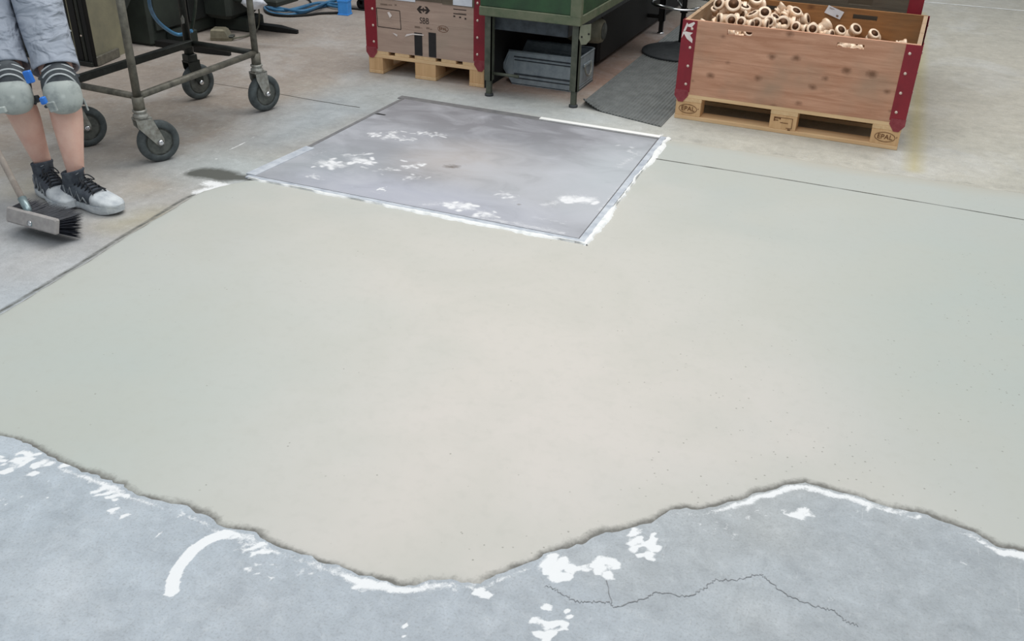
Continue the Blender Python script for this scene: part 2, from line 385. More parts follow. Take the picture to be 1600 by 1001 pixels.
fp(870, 888, 26, 20, 16, 1.2, 1, .022); fp(938, 886, 26, 14, 12, 1.1, 2, .02); fp(1000, 850, 28, 26, 22, 1.1, 3, .015); fp(862, 972, 34, 28, 26, 1.2, 4, .014)
fp(30, 725, 50, 20, 34, 1.1, 5, .012); fp(100, 732, 16, 6, 7, 1., 6); fp(172, 770, 34, 14, 22, 1.0, 7, .009); fp(186, 800, 18, 12, 14, .9, 8, .009)
fp(398, 858, 26, 14, 16, .85, 9, .012); fp(412, 894, 38, 18, 26, .62, 10, .012); fp(562, 916, 16, 8, 8, .8, 11); fp(1245, 800, 24, 12, 12, .8, 12, .02)
fp(1165, 806, 60, 14, 16, .5, 13, .03); fp(755, 925, 14, 8, 6, .9, 14); fp(700, 915, 60, 8, 18, .5, 15, .02); fp(480, 885, 60, 20, 22, .55, 16, .02)
fp(660, 925, 40, 20, 8, .5, 22, .02); fp(30, 770, 50, 40, 20, .6, 23, .012); fp(1390, 800, 60, 14, 16, .7, 17, .012); fp(1510, 880, 40, 16, 12, .55, 18, .012); fp(1010, 800, 200, 12, 30, .4, 24, .02)
fp(1310, 930, 20, 12, 6, .6, 25, .012); fp(1110, 830, 70, 16, 16, .5, 26, .03); fp(960, 915, 30, 10, 8, .45, 27, .03); fp(60, 870, 60, 60, 14, .4, 28, .03)
W_ = foot+[([(268, 925), (271, 905), (278, 888), (290, 872), (303, 858), (320, 846), (338, 838), (352, 834)], .020, 2.2), ([(335, 838), (372, 830)], .014, .9),
     ([(118, 737), (96, 752), (70, 782)], .005, .75), ([(286, 800), (262, 820), (212, 872)], .0035, .8), ([(637, 965), (630, 985), (632, 1001)], .005, 1.1),
     ([(0, 792), (30, 778)], .006, .7), ([(740, 915), (752, 925), (768, 930)], .012, 1.),
     ([(350, 237), (372, 228), (397, 214)], .012, .8), ([(325, 286), (352, 290), (310, 300)], .09, .85), ([(255, 285), (300, 262)], .06, .5), ([(325, 291), (331, 294), (318, 300)], .024, .9), ([(355, 250), (390, 252)], .02, .4),
     ([(254, 298), (270, 294)], .01, .8), ([(486, 230), (478, 236)], .03, 1.1), ([(515, 215), (500, 222)], .012, .7), ([(437, 208)], .015, .8), ([(410, 258), (400, 252)], .015, .6),
     ([(390, 277), (412, 275)], .022, 1.0), ([(440, 246)], .012, .8), ([(425, 233)], .012, .5), ([(398, 230)], .012, .6),
     ([(306, 240), (330, 244), (345, 252)], .010, .7), ([(180, 258), (220, 262), (250, 272)], .02, .28), ([(1030, 213), (1035, 210)], .03, .8),
     ([(720, 165), (860, 188), (1010, 205)], .05, .40), ([(660, 152), (730, 165)], .035, .4), ([(1100, 222), (1300, 250), (1440, 268), (1590, 296)], .06, .30), ([(1040, 214), (1200, 235), (1380, 258)], .03, .5),
     ([(190, 340), (240, 335)], .05, .35), ([(100, 390), (160, 362)], .03, .3), ([(20, 440), (120, 398)], .03, .25)]
wh = caps(X, Y, W_)
rim = np.where((dl < .01) & (X > -3), np.clip(1-np.abs(dl+.018)/.03, 0, 1)*(.35+.75*vnoise(X, Y, 5, 31)), 0)
wh = np.maximum(wh, rim*.98)
fattr(floor, 'white', wh)
dk = caps(X, Y, [([(318, 270), (334, 271), (352, 275)], .11, 1.45), ([(300, 271), (345, 276), (392, 278)], .06, 1.3),
                 ([(1195, 822), (1250, 820), (1310, 838), (1370, 860), (1430, 880)], .02, .35), ([(280, 185), (360, 168)], .09, .35), ([(150, 215), (290, 178)], .10, .3),  # last two runs are the trolley's shadow streaks, painted dark
                 ([(-100, 547), (0, 487), (60, 451), (120, 415), (190, 370), (235, 343), (285, 312), (320, 296)], .020, .95), ([(620, 158), (560, 190)], .05, .35), ([(570, 150), (640, 145)], .08, .35),  # first run is the shadow line beside the screed edge, painted dark
                 ([(1105, 226), (1250, 246), (1400, 264), (1600, 303)], .02, .45)])
fattr(floor, 'dark', dk)
yel = caps(X, Y, [([(1428, 265), (1431, 200), (1436, 100), (1438, 20)], .07, 1.)]) + .45*caps(X, Y, [([(190, 350), (235, 335)], .14, 1.), ([(60, 285), (30, 300)], .15, .6)])
fattr(floor, 'yellow', yel)
def floor_mat():
    m, nt, bs = _nt('old_concrete'); v = coords(nt)
    n1 = noise(nt, v, 5, 6, .65); n2 = noise(nt, v, 38, 5, .65); n3 = noise(nt, v, 160, 3, .6); n4 = noise(nt, v, 1.6, 4, .6, .8)
    col = attr(nt, 'tint', 'Color')
    col = mixc(nt, ramp(nt, n1, .38, .66, (0, 0, 0, 1), (.6, .6, .6, 1)), col, mixc(nt, 1., col, (.80, .80, .80, 1), 'MULTIPLY'))
    col = mixc(nt, ramp(nt, n4, .5, .72, (0, 0, 0, 1), (.32, .32, .32, 1)), col, lin((206, 210, 214)))
    n6 = noise(nt, v, 15, 6, .72, .5); n7 = noise(nt, coords(nt, (60, 5, 1)), 1.6, 3, .6, .6)
    col = mixc(nt, ramp(nt, n6, .5, .7, (0, 0, 0, 1), (.55, .55, .55, 1)), col, mixc(nt, 1., col, (1.24, 1.24, 1.25, 1), 'MULTIPLY'))
    col = mixc(nt, ramp(nt, n6, .30, .48, (.6, .6, .6, 1), (0, 0, 0, 1)), col, mixc(nt, 1., col, (.76, .76, .77, 1), 'MULTIPLY'))
    col = mixc(nt, ramp(nt, n7, .66, .74, (0, 0, 0, 1), (.22, .22, .22, 1)), col, lin((224, 226, 228)))
    col = mixc(nt, ramp(nt, n2, .52, .76, (0, 0, 0, 1), (.20, .20, .20, 1)), col, lin((220, 224, 226)))
    col = mixc(nt, ramp(nt, n3, .3, .5, (.30, .30, .30, 1), (0, 0, 0, 1)), col, lin((120, 120, 118)))
    col = mixc(nt, math_(nt, 'MULTIPLY', attr(nt, 'yellow'), .5, clamp=True), col, lin((178, 164, 96)))
    d = math_(nt, 'SUBTRACT', attr(nt, 'dark'), math_(nt, 'MULTIPLY', n2, .55), clamp=True)
    col = mixc(nt, math_(nt, 'MULTIPLY', d, 1.7, clamp=True), col, lin((92, 94, 90)))
    n5 = noise(nt, coords(nt, (1, 1, 1)), 75, 4, .7, 1.2)
    w = math_(nt, 'SUBTRACT', attr(nt, 'white'), math_(nt, 'ADD', math_(nt, 'MULTIPLY', n2, .35), math_(nt, 'MULTIPLY', n5, .62)))
    w = ramp(nt, w, -.06, .22, (0, 0, 0, 1), (.9, .9, .9, 1))
    col = mixc(nt, w, col, lin((240, 242, 244)))
    nt.links.new(col, bs.inputs['Base Color']); bs.inputs['Roughness'].default_value = .72; bs.inputs['Specular IOR Level'].default_value = .35
    bump(nt, bs, math_(nt, 'ADD', n2, math_(nt, 'MULTIPLY', w, .6)), .3, .0025); return m
floor.data.materials.append(floor_mat())

# fresh screed: thin raised layer, feathering under the old floor at its edges
sxs = np.arange(-3.0, 2.0, .0135); sys_ = np.arange(.78, 4.83, .0135)
def sz(X, Y):
    sd, dl, dx, dy, dp = screed_sd(X, Y)
    low = np.exp(-np.clip(dl, 0, 9)/.02)
    return np.clip(sd*.35, -.006, .0042)+(vnoise(X, Y, 1.6, 41)-.5)*.0012+(vnoise(X, Y, 60, 42)-.5)*.003*low*(sd > -.01)
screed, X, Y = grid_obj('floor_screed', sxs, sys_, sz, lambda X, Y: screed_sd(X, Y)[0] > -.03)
screed['kind'] = 'structure'; screed['label'] = 'fresh smooth beige grey screed layer with a wavy feathered front edge'
sd, dl, dx, dy, dp = screed_sd(X, Y)
cattr(screed, 'tint', zones(X, Y, (182, 187, 183), [((780, 560), 1.5, 1.35, (207, 202, 196), .75), ((760, 640), .9, .7, (214, 207, 201), .5), ((820, 400), .8, .8, (203, 200, 192), .4), ((1300, 420), .6, .8, (188, 191, 184), .5), ((150, 600), .7, .8, (180, 189, 184), .7), ((1560, 500), .5, 1.0, (178, 186, 181), .8), ((1400, 270), 1.2, .12, (182, 180, 170), .9)]))  # lighter, warmer centre and greyer sides are light painted into the tint
wj = .35+.9*vnoise(X, Y, 4, 51)
wj = .15+1.15*vnoise(X, Y, 3.3, 51)*(.5+.8*vnoise(X, Y, 17, 53))
ed = np.maximum.reduce([np.exp(-np.clip(dl, 0, 9)/(.006+.018*vnoise(X, Y, 6, 52)))*np.minimum(wj*1.35, 1.0), np.exp(-np.clip(dx, 0, 9)/.008)*.9, np.exp(-np.clip(dy, 0, 9)/.012)*.45, np.exp(-np.abs(dp+.0)/.012)*.15])
fattr(screed, 'edge', ed)
gr = np.clip(1-np.abs(dl-.06)/.14, 0, 1)*np.clip((X+1.0)/.6, 0, 1)*.8
fattr(screed, 'grit', gr+caps(X, Y, [([(1090, 545), (1250, 720), (1560, 600)], .5, .5), ([(1590, 440), (1560, 560)], .35, .6)]))
def screed_mat():
    m, nt, bs = _nt('fresh_screed'); v = coords(nt)
    n1 = noise(nt, v, 2.2, 5, .55, .4); n2 = noise(nt, v, 26, 4, .6); n3 = noise(nt, v, 90, 3, .65)
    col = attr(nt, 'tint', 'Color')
    col = mixc(nt, ramp(nt, n1, .42, .62, (0, 0, 0, 1), (.30, .30, .30, 1)), col, lin((186, 187, 178)))
    col = mixc(nt, ramp(nt, n2, .5, .8, (0, 0, 0, 1), (.16, .16, .16, 1)), col, lin((170, 172, 164)))
    vo = N(nt, 'ShaderNodeTexVoronoi'); vo.inputs['Scale'].default_value = 42; nt.links.new(v, vo.inputs['Vector'])
    sp = ramp(nt, math_(nt, 'ADD', vo.outputs['Distance'], math_(nt, 'MULTIPLY', n3, .2)), .16, .24, (1, 1, 1, 1), (0, 0, 0, 1))
    pick = ramp(nt, math_(nt, 'ADD', noise(nt, v, 9.3, 2), math_(nt, 'MULTIPLY', attr(nt, 'grit'), .30)), .60, .68)
    col = mixc(nt, math_(nt, 'MULTIPLY', math_(nt, 'MULTIPLY', sp, pick), .6), col, lin((120, 118, 108)))
    e = math_(nt, 'SUBTRACT', attr(nt, 'edge'), math_(nt, 'MULTIPLY', n3, .55), clamp=True)
    col = mixc(nt, math_(nt, 'MULTIPLY', e, 1.9, clamp=True), col, lin((118, 117, 112)))
    nt.links.new(col, bs.inputs['Base Color']); bs.inputs['Roughness'].default_value = .66; bs.inputs['Specular IOR Level'].default_value = .4
    bump(nt, bs, math_(nt, 'ADD', n2, math_(nt, 'MULTIPLY', e, 2.5)), .12, .002); return m
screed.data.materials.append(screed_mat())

def ribbon(name, pts, w, z, m, parent, jit=.0, seed=1, k=3):
    r = random.Random(seed); P = smooth_pts([Vector((p[0], p[1], 0)) for p in gpx(pts)], k); vs = []; fs = []
    if jit > .002: P = [P[i].lerp(P[i+1], q/4) for i in range(len(P)-1) for q in range(4)]+[P[-1]]
    for i, p in enumerate(P):
        t = (P[min(i+1, len(P)-1)]-P[max(i-1, 0)]).normalized(); n = Vector((-t.y, t.x, 0)); off = n*r.uniform(-jit, jit)
        ww = w*r.uniform(.5, 1.3)/2 if jit else w/2
        for s in (-1, 1): vs.append(p+off+n*ww*s+Vector((0, 0, z)))
    for i in range(len(P)-1): fs.append((2*i, 2*i+1, 2*i+3, 2*i+2))
    b = MB().add(vs, fs); o = b.build(name, m, parent); return o
ribbon('crack', [(852, 915), (872, 923), (897, 939), (925, 940), (953, 942)], .0024, .0014, 'crackline', floor, .0042, 1)
ribbon('crack', [(953, 942), (962, 948), (1006, 936), (1028, 926), (1069, 931), (1100, 919), (1119, 906), (1147, 906), (1184, 898), (1200, 905), (1231, 931), (1275, 947), (1303, 955), (1319, 969), (1341, 977)], .0024, .0014, 'crackline', floor, .0042, 2)
ribbon('crack', [(948, 907), (952, 925), (955, 942)], .002, .0014, 'crackline', floor, .002, 3)
for i, pl in enumerate([[(285, 122), (325, 129), (425, 145), (492, 157), (562, 168)], ]):
    ribbon('expansion_joint', pl, .005, .0012, 'groove', floor, .0015, 10+i)
for i, pl in enumerate([[(1022, 249), (1180, 274), (1390, 309), (1600, 345), (1720, 366), (1960, 408)]]):
    ribbon('expansion_joint', pl, .0045, .0062, 'groove', screed, .0004, 20+i, 8)
ribbon('painted_line', [(1410, 0), (1500, 8), (1600, 17), (1700, 26)], .025, .0015, 'plaster', floor, .003, 30)

# ------------------------------------------------------------------ steel floor plate
plate = empty('steel_floor_plate', (-1.88, 4.06, 0), 0, 'large square steel hatch plate set in the floor, smeared with white plaster', 'floor plate')
PC = np.array([G(399, 276), G(904, 374), G(1027, 219), G(632, 156)])[:, :2]    # near-left, near-right, far-right, far-left
def quad(u, v): return (PC[0]*(1-u)*(1-v)+PC[1]*u*(1-v)+PC[2]*u*v+PC[3]*(1-u)*v)
n = 170; us = np.linspace(0, 1, n)
o, X, Y = grid_obj('plate_sheet', us, us, lambda a, b: a*0+.0055)
xy = (PC[0][None]*((1-X)*(1-Y))[:, None]+PC[1][None]*(X*(1-Y))[:, None]+PC[2][None]*(X*Y)[:, None]+PC[3][None]*((1-X)*Y)[:, None])
co = np.concatenate([xy-np.array([[-1.88, 4.06]]), np.full((len(xy), 1), .0055)], 1); o.data.vertices.foreach_set('co', co.ravel()); o.parent = plate
X, Y = xy[:, 0], xy[:, 1]
PW = [([(505, 256), (532, 260)], .07, 1.05), ([(558, 250), (578, 256)], .065, 1.05), ([(540, 245), (575, 242)], .04, .8), ([(500, 244), (515, 236)], .03, .6), ([(582, 211), (590, 212)], .035, .95), ([(600, 217), (615, 214)], .05, .9),
      ([(610, 208), (620, 208)], .03, .8), ([(635, 219), (642, 220)], .035, .9), ([(655, 208), (665, 209)], .03, .8), ([(676, 213), (692, 212)], .035, .9), ([(640, 262), (655, 258)], .07, .8), ([(585, 268), (625, 265)], .05, .7),
      ([(632, 279), (650, 280)], .06, .75), ([(710, 322), (730, 325)], .07, 1.1), ([(752, 334), (765, 338)], .05, 1.0), ([(785, 305), (803, 314)], .06, .75), ([(888, 312), (920, 314)], .075, 1.15), ([(870, 318), (850, 322)], .08, .55),
      ([(978, 236), (995, 232)], .08, .6), ([(965, 262), (1000, 240)], .08, .5), ([(480, 277), (495, 276)], .03, .8), ([(594, 297)], .02, .9), ([(660, 322), (700, 318)], .09, .5), ([(830, 340), (880, 350)], .08, .45), ([(740, 340), (800, 350), (880, 366)], .06, .55),
      ([(440, 268), (520, 285), (640, 316)], .035, .45), ([(700, 250), (900, 280)], .3, .28), ([(940, 330), (1000, 260)], .05, .55)]
PF = []
for (pts, w, st_) in PW:
    rr = random.Random(int(pts[0][0]*7+pts[0][1])); (xa, ya), (xb, yb) = pts[0], pts[-1]
    if st_ < .6: PF.append((pts, w*1.4, st_*1.15)); continue
    PF.append((pts, w*1.6, st_*.78))
    for _ in range(11):
        u_ = rr.random(); x_, y_ = xa+(xb-xa)*u_+rr.gauss(0, 170*w), ya+(yb-ya)*u_+rr.gauss(0, 50*w)
        PF.append(([(x_, y_), (x_+rr.uniform(-9, 9), y_+rr.uniform(-3, 3))], w*rr.uniform(.25, .5), st_*rr.uniform(.8, 1.25)))
fattr(o, 'white', caps(X, Y, PF)); fattr(o, 'dark', caps(X, Y, [([(700, 262), (712, 262)], .06, .8), ([(728, 259)], .02, .6), ([(811, 321)], .025, .8), ([(640, 175), (700, 185), (860, 205)], .2, .25), ([(420, 268), (480, 250), (560, 200)], .10, .35)]))
cattr(o, 'tint', zones(X, Y, (158, 160, 167), [((760, 185), .9, .5, (136, 136, 142), 1), ((720, 255), .35, .3, (186, 180, 178), .8), ((860, 300), .5, .5, (188, 190, 196), .8), ((500, 255), .35, .3, (162, 168, 174), .7), ((980, 270), .25, .5, (188, 194, 200), .8), ((650, 310), .6, .2, (182, 185, 198), .8)]))
def plate_mat():
    m, nt, bs = _nt('smeared_steel_plate'); v = coords(nt, (1, 1.6, 1)); n1 = noise(nt, v, 3.2, 6, .6, .8); n2 = noise(nt, v, 30, 4, .65); n3 = noise(nt, v, 140, 3)
    col = attr(nt, 'tint', 'Color')
    col = mixc(nt, ramp(nt, n1, .45, .75, (0, 0, 0, 1), (.6, .6, .6, 1)), col, lin((196, 198, 206)))
    col = mixc(nt, ramp(nt, n1, .25, .45, (.45, .45, .45, 1), (0, 0, 0, 1)), col, lin((136, 138, 142)))
    d = math_(nt, 'SUBTRACT', attr(nt, 'dark'), math_(nt, 'MULTIPLY', n2, .8), clamp=True); col = mixc(nt, math_(nt, 'MULTIPLY', d, 2.2, clamp=True), col, lin((110, 100, 92)))
    n5 = noise(nt, v, 60, 4, .7, 1.4); w = math_(nt, 'SUBTRACT', attr(nt, 'white'), math_(nt, 'ADD', math_(nt, 'MULTIPLY', n2, .5), math_(nt, 'MULTIPLY', n5, .5))); w = ramp(nt, w, -.16, .40, (0, 0, 0, 1), (.92, .92, .92, 1)); col = mixc(nt, w, col, lin((240, 241, 244)))
    nt.links.new(col, bs.inputs['Base Color']); bs.inputs['Roughness'].default_value = .5; bs.inputs['Metallic'].default_value = .05; bump(nt, bs, n2, .12, .002); return m
o.data.materials.append(plate_mat())
PLO = Vector((-1.88, 4.06, 0))
def bar(p, q, w, z0, z1, m, name):       # flat bar between plan points, w to the outside (right of p->q)
    p, q = Vector((*p, 0)), Vector((*q, 0)); t = (q-p).normalized(); nn = Vector((t.y, -t.x, 0))
    vs = []
    for z in (z0, z1):
        for a in (p, q, q+nn*w, p+nn*w): vs.append(a+Vector((0, 0, z))-PLO)
    return MB().add(vs, [(3, 2, 1, 0), (4, 5, 6, 7), (0, 1, 5, 4), (1, 2, 6, 5), (2, 3, 7, 6), (3, 0, 4, 7)]).build(name, m, plate)
g = .006
MB().add([Vector((*(c+o_), .0018))-PLO for c, o_ in zip(PC, ([-.03, -.03], [.03, -.03], [.03, .03], [-.03, .03]))], [(0, 1, 2, 3)]).build('bed', 'frame_dark', plate)
bar(PC[0]+[-.03, -g], PC[1]+[.03, -g], .030, -.004, .0068, 'frame', 'frame_bar')
bar(PC[1]+[g, -.03], PC[2]+[g, .05], .030, -.004, .0075, 'frame', 'frame_bar')
bar(PC[2]+[.03, g], PC[3]+[-.05, g], .055, -.004, .0040, 'frame_dark', 'frame_bar')
a = PC[3]; b = PC[0]; mid = np.array(G(492, 233)[:2])
bar(a+[-g, .05], b+[-g, -.02], .012, -.004, .0030, 'frame_dark', 'frame_bar')
bar(mid+[.0, 0], b+[.0, 0], .055, -.004, .0072, 'frame', 'frame_bar')
for gi, (p, q) in enumerate(((PC[0]+[0, 0], PC[1]), (PC[1], PC[2]), (PC[2], PC[3]), (PC[3], mid))):
    p, q = Vector((*p, 0)), Vector((*q, 0)); t = (q-p).normalized(); nn = Vector((t.y, -t.x, 0))*.0065; gap = MB()
    gap.add([v-PLO+Vector((0, 0, .0035)) for v in (p-nn*.2, q-nn*.2, q+nn, p+nn)], [(0, 1, 2, 3)])
    gap.build('gap', 'frame_dark' if gi < 2 else 'groove', plate)
MB().prism([(-.03, -.01), (.03, -.006), (.034, .008), (-.02, .012)], .0008, Matrix.Translation(G(594, 180)-PLO+Vector((0, 0, .0056)))).build('lifting_slot', 'black', plate)
# ragged plaster bead squeezed out along the frame
def bead(p, q, w, seed, name='plaster_bead'):
    p, q = Vector((*p, 0)), Vector((*q, 0)); L = (q-p).length; t = (q-p)/L; nn = Vector((t.y, -t.x, 0)); k = int(L/.012); r = random.Random(seed); vs = []; fs = []
    a_, b_ = .5, .5
    for i in range(k+1):
        a_ += r.uniform(-.25, .25); a_ = min(max(a_, .25), 1.25); b_ += r.uniform(-.3, .3); b_ = min(max(b_, -.2), .7)
        s = p+t*(L*i/k)
        pr = [(-.012*b_, .0070), (w*.3, .0105+.002*r.random()), (w*.7*a_, .0095), (w*a_, .0030)]
        for (d_, z) in pr: vs.append(s+nn*d_+Vector((0, 0, z))-PLO)
    for i in range(k):
        for j in range(3): fs.append((i*4+j, i*4+4+j, i*4+5+j, i*4+1+j))
    return MB().add(vs, fs, True).build(name, 'plaster', plate)
bead(PC[0]+[-.01, -.036], PC[1]+[.0, -.036], .026, 1)
bead(PC[1]+[.040, -.05], PC[2]+[.036, .05], .026, 2)
bead(PC[1]+[-.10, -.036], PC[1]+[.05, -.034], .036, 3)
ws = MB(); p, q = G(842, 187.5), G(1030, 217); t = (q-p).normalized(); nn = Vector((-t.y, t.x, 0))
ws.add([v+Vector((0, 0, z)) for z in (.0042, .0085) for v in (p, q, q+nn*.036, p+nn*.036)], [(3, 2, 1, 0), (4, 5, 6, 7), (0, 1, 5, 4), (1, 2, 6, 5), (2, 3, 7, 6), (3, 0, 4, 7)])
tag(ws.build('white_strip', 'whitestrip'), 'thin bright white strip lying along the back edge of the steel floor plate', 'strip')

# ------------------------------------------------------------------ pallets and wooden crates
def pallet(x, y, rz, label, long_x=True, stamps=True):
    """euro pallet: long_x -> 1.2 m along x, else 1.2 m along y"""
    t = empty('wooden_pallet', (x, y, 0), rz, label, 'pallet', None)
    def b(name, a, c, m):
        if not long_x: a, c = (a[1], a[0], a[2]), (c[1], c[0], c[2]); m = {'pallet': 'pallet_y', 'pallet_y': 'pallet'}.get(m, m)
        return MB().box(a, c, .002).build(name, m, t)
    bl = []
    for xi, wx in ((0, .145), (.5275, .145), (1.055, .145)):
        b('stringer_board', (xi, 0, .100), (xi+wx, .8, .122), 'pallet_y')
        for yi, wy in ((0, .1), (.3275, .145), (.7, .1)): bl.append(b('block', (xi+.001, yi+.001, .022), (xi+wx-.001, yi+wy-.001, .100), 'block'))
    for yi, wy in ((0, .1), (.3275, .145), (.7, .1)): b('bottom_board', (0, yi, 0), (1.2, yi+wy, .022), 'pallet')
    for yi, wy in ((0, .145), (.189, .1), (.3275, .145), (.511, .1), (.655, .145)): b('deck_board', (0, yi, .122), (1.2, yi+wy, .144), 'pallet')
    return t, bl
def oval(w, h, th, m, parent, T, name='stamp_ring'):
    n = 40; vs = []; fs = []
    for s in (1, 0):
        for k in range(n):
            a = 2*math.pi*k/n; vs.append(T@Vector(((w-th*s)*math.cos(a), (h-th*s)*math.sin(a), .0008)))
    for k in range(n): fs.append((k, (k+1) % n, n+(k+1) % n, n+k))
    return MB().add(vs, fs).build(name, m, parent)
FRONT = lambda x, y, z: Matrix.Translation((x, y, z))@Matrix.Rotation(R_(90), 4, 'X')     # writing plane facing -y

def slot_plank(L, z0, z1, th, slots, sz):
    b = MB(); x = 0
    for (a, c) in slots:
        b.box((x, 0, z0), (a, th, z1)); b.box((a, 0, z0), (c, th, sz[0])); b.box((a, 0, sz[1]), (c, th, z1)); x = c
    b.box((x, 0, z0), (L, th, z1)); return b
def crate(x, y, rz, z, LX, LY, H, label, slots=True, mats=('crate', 'crate_y', 'crate_in'), slot_z=(.335, .367), front_slots=None, overhang=.012, foot=True):
    t = empty('wooden_crate', (x, y, z), rz, label, 'crate')
    th = .022; hs = H*.5; sl = front_slots if front_slots is not None else [(.22*LX, .22*LX+.13), (.665*LX, .665*LX+.13)]
    def put(b, T, m, name='side_board'):
        o = b.build(name, m, t); o.data.transform(T); return o
    I = Matrix()
    back = Matrix.Translation((0, LY-th, 0)); RZ = Matrix.Rotation(R_(90), 4, 'Z')
    for (T, mm, L) in ((I, mats[0], LX), (back, mats[2], LX)):
        put(MB().box((0, 0, 0), (L, th, hs-.0003)), T, mm)
        put(slot_plank(L, hs+.0003, H, th, sl, slot_z) if slots else MB().box((0, 0, hs+.0003), (L, th, H)), T, mm)
    for xx in (th, LX):
        T = Matrix.Translation((xx, th, 0))@RZ
        for a, b in ((0, hs-.0003), (hs+.0003, H)): put(MB().box((0, 0, a), (LY-2*th, th, b)), T, mats[1])
    # red steel corner angles with rivets
    rv = MB().lathe([(.0001, .0045), (.005, .0038), (.0078, .0012), (.008, 0)], None, 12).mesh('rivet', 'rivet')
    for cx, sx in ((0, 1), (LX, -1)):
        for cy, sy in ((0, 1), (LY, -1)):
            w, d = .070, .0025; b = MB()
            x0, x1 = sorted((cx-sx*.010, cx+sx*w)); y0, y1 = sorted((cy, cy-sy*d))
            b.box((x0, y0, .012), (x1, y1, H-.002))
            xa, xb = sorted((cx-sx*.010, cx-sx*.0075)); ya, yb = sorted((cy, cy+sy*w)); b.box((xa, ya, .012), (xb, yb, H-.002))
            br = b.build('corner_bracket', 'red', t)
            if foot:
                f = MB(); pl = [(0, 0), (w+.004, 0), (w+.008, -.03), (w*.72, -.068), (w*.36, -.068), (0, -.035)]
                pl = [(cx-sx*.012+sx*px_, py_+.022) for px_, py_ in pl]
                if sx < 0: pl = pl[::-1]
                f.prism(pl, .004, Matrix.Translation((0, cy-sy*.0, 0) if sy > 0 else (0, cy+.0085, 0))@Matrix.Rotation(R_(90), 4, 'X'))
                f.build('bracket_foot', 'red_worn', br)
            for i in range(4):
                zz = .055+(H-.10)*i/3
                o = inst('rivet', rv, br, (cx+sx*.045, cy-sy*d, zz), (R_(90) if sy > 0 else R_(-90), 0, 0))
                inst('rivet', rv, br, (cx-sx*.010, cy+sy*.045, zz), (0, R_(-90) if sx > 0 else R_(90), 0))
    MB().box((th, th, .0), (LX-th, LY-th, .012)).build('floor_board', mats[2], t)
    return t

# right pallet and crate of bronze fittings
RX, RY, RZR = -1.132, 5.161, -.0115
pr, bl = pallet(RX, RY, RZR, 'pale pine pallet with EPAL stamps under the open crate of bronze fittings', True)
front = [b for b in bl if min(v.co.y for v in b.data.vertices) < .01]
for b, cx in zip(front, (.0725, .6, 1.1275)):
    if cx != .6:
        ro = .0 if cx < .5 else -.02
        oval(.052, .026, .0028, 'burn', b, FRONT(cx, -.0005, .062)@Matrix.Rotation(ro, 4, 'Z'))
        text_mesh('EPAL', .036, 'burn', b, FRONT(cx, -.0008, .062)@Matrix.Rotation(ro, 4, 'Z'))
        MB().prism([(0, 0), (.007, .003), (.003, .007)], .0008, FRONT(cx+.055, -.0005, .064)).build('stamp_mark', 'burn', b)
    else:
        s = MB()
        for a, c in (((-.05, .024), (.05, .0262)), ((.048, -.03), (.0505, .026)), ((.02, -.030), (.05, -.0278))):
            s.prism([(a[0], a[1]), (c[0], a[1]), (c[0], c[1]), (a[0], c[1])], .0008, FRONT(cx, -.0005, .062))
        for a, c in (((-.05, .002), (-.045, .024)), ((-.046, .018), (-.018, .022)), ((-.044, .006), (-.026, .010)), ((-.02, .014), (-.014, .022)), ((-.014, -.004), (.028, -.001)), ((.03, -.04), (.045, -.034))):
            s.prism([(a[0], a[1]), (c[0], a[1]), (c[0], c[1]), (a[0], c[1])], .0008, FRONT(cx, -.0005, .062))
        s.build('stamp_mark', 'burn', b)
cr = crate(RX, RY, RZR, .144, 1.2, .8, .4, 'open wooden crate with red steel corners, heaped with bronze pipe fittings', True, ('crate', 'crate_y', 'crate_in'), (.344, .371), [(.235, .365), (.80, .935)])
for ch in list(cr.children):
    if ch.name.startswith('corner_bracket') and ch.data.vertices[0].co.x < .1 and ch.data.vertices[0].co.y < .1:
        s = MB()
        for pl in ([(0, .30), (.012, .325), (.03, .30), (.062, .28), (.062, .30), (.046, .32), (.06, .335), (.035, .336), (.02, .338), (.004, .335)], [(.006, .338), (.018, .34), (.03, .375), (.022, .385)],
                   [(.02, .365), (.05, .362), (.066, .385), (.06, .392), (.03, .376)]):
            s.prism([(x-.008, z) for x, z in pl], .0008, FRONT(0, -.0026, 0))
        o = s.build('paint_scratch', 'film', ch)
# third crate behind, on its own pallet
p3, _ = pallet(-1.17, 6.03, .0, 'pale pallet under the taller crate behind the open crate')
c3 = crate(-1.17, 6.03, .0, .144, 1.2, .8, .8, 'taller grey weathered crate with red corners standing behind the open crate', True, ('crate_dark', 'crate_y', 'crate_dark'), (.405, .445), [(.235, .365), (.80, .935)])
# left crate, short side to the camera
LXx, LYy = -3.1376, 5.1934
pl_, bl2 = pallet(LXx, LYy, .0163, 'pale pine pallet under the wooden crate marked SBB', False)
cl = crate(LXx, LYy, .0163, .144, .8, 1.2, .4, 'closed plank crate marked SBB with red corners, left of the green machine', False, ('crate_grey', 'crate_y', 'crate_grey'))
def loc_l(px, py):      # pixel on the front of the left crate -> crate coordinates (x, z)
    p = PL(px, py, LYy+.006); return p.x-LXx, p.z-.144
fb = [c for c in cl.children if c.name.startswith('side_board') and max(v.co.y for v in c.data.vertices) < .03]
fl, fu = fb[0], fb[1]
def rect_on(parent, px0, py0, px1, py1, m, name, d=.001, y=-.0004):
    a = loc_l(px0, py0); b = loc_l(px1, py1); MB().prism([(a[0], b[1]), (b[0], b[1]), (b[0], a[1]), (a[0], a[1])], d, FRONT(0, y, 0)).build(name, m, parent)
s = MB(); pts = [loc_l(*p) for p in ((589, 12), (625, 17), (627, 46), (591, 41))]
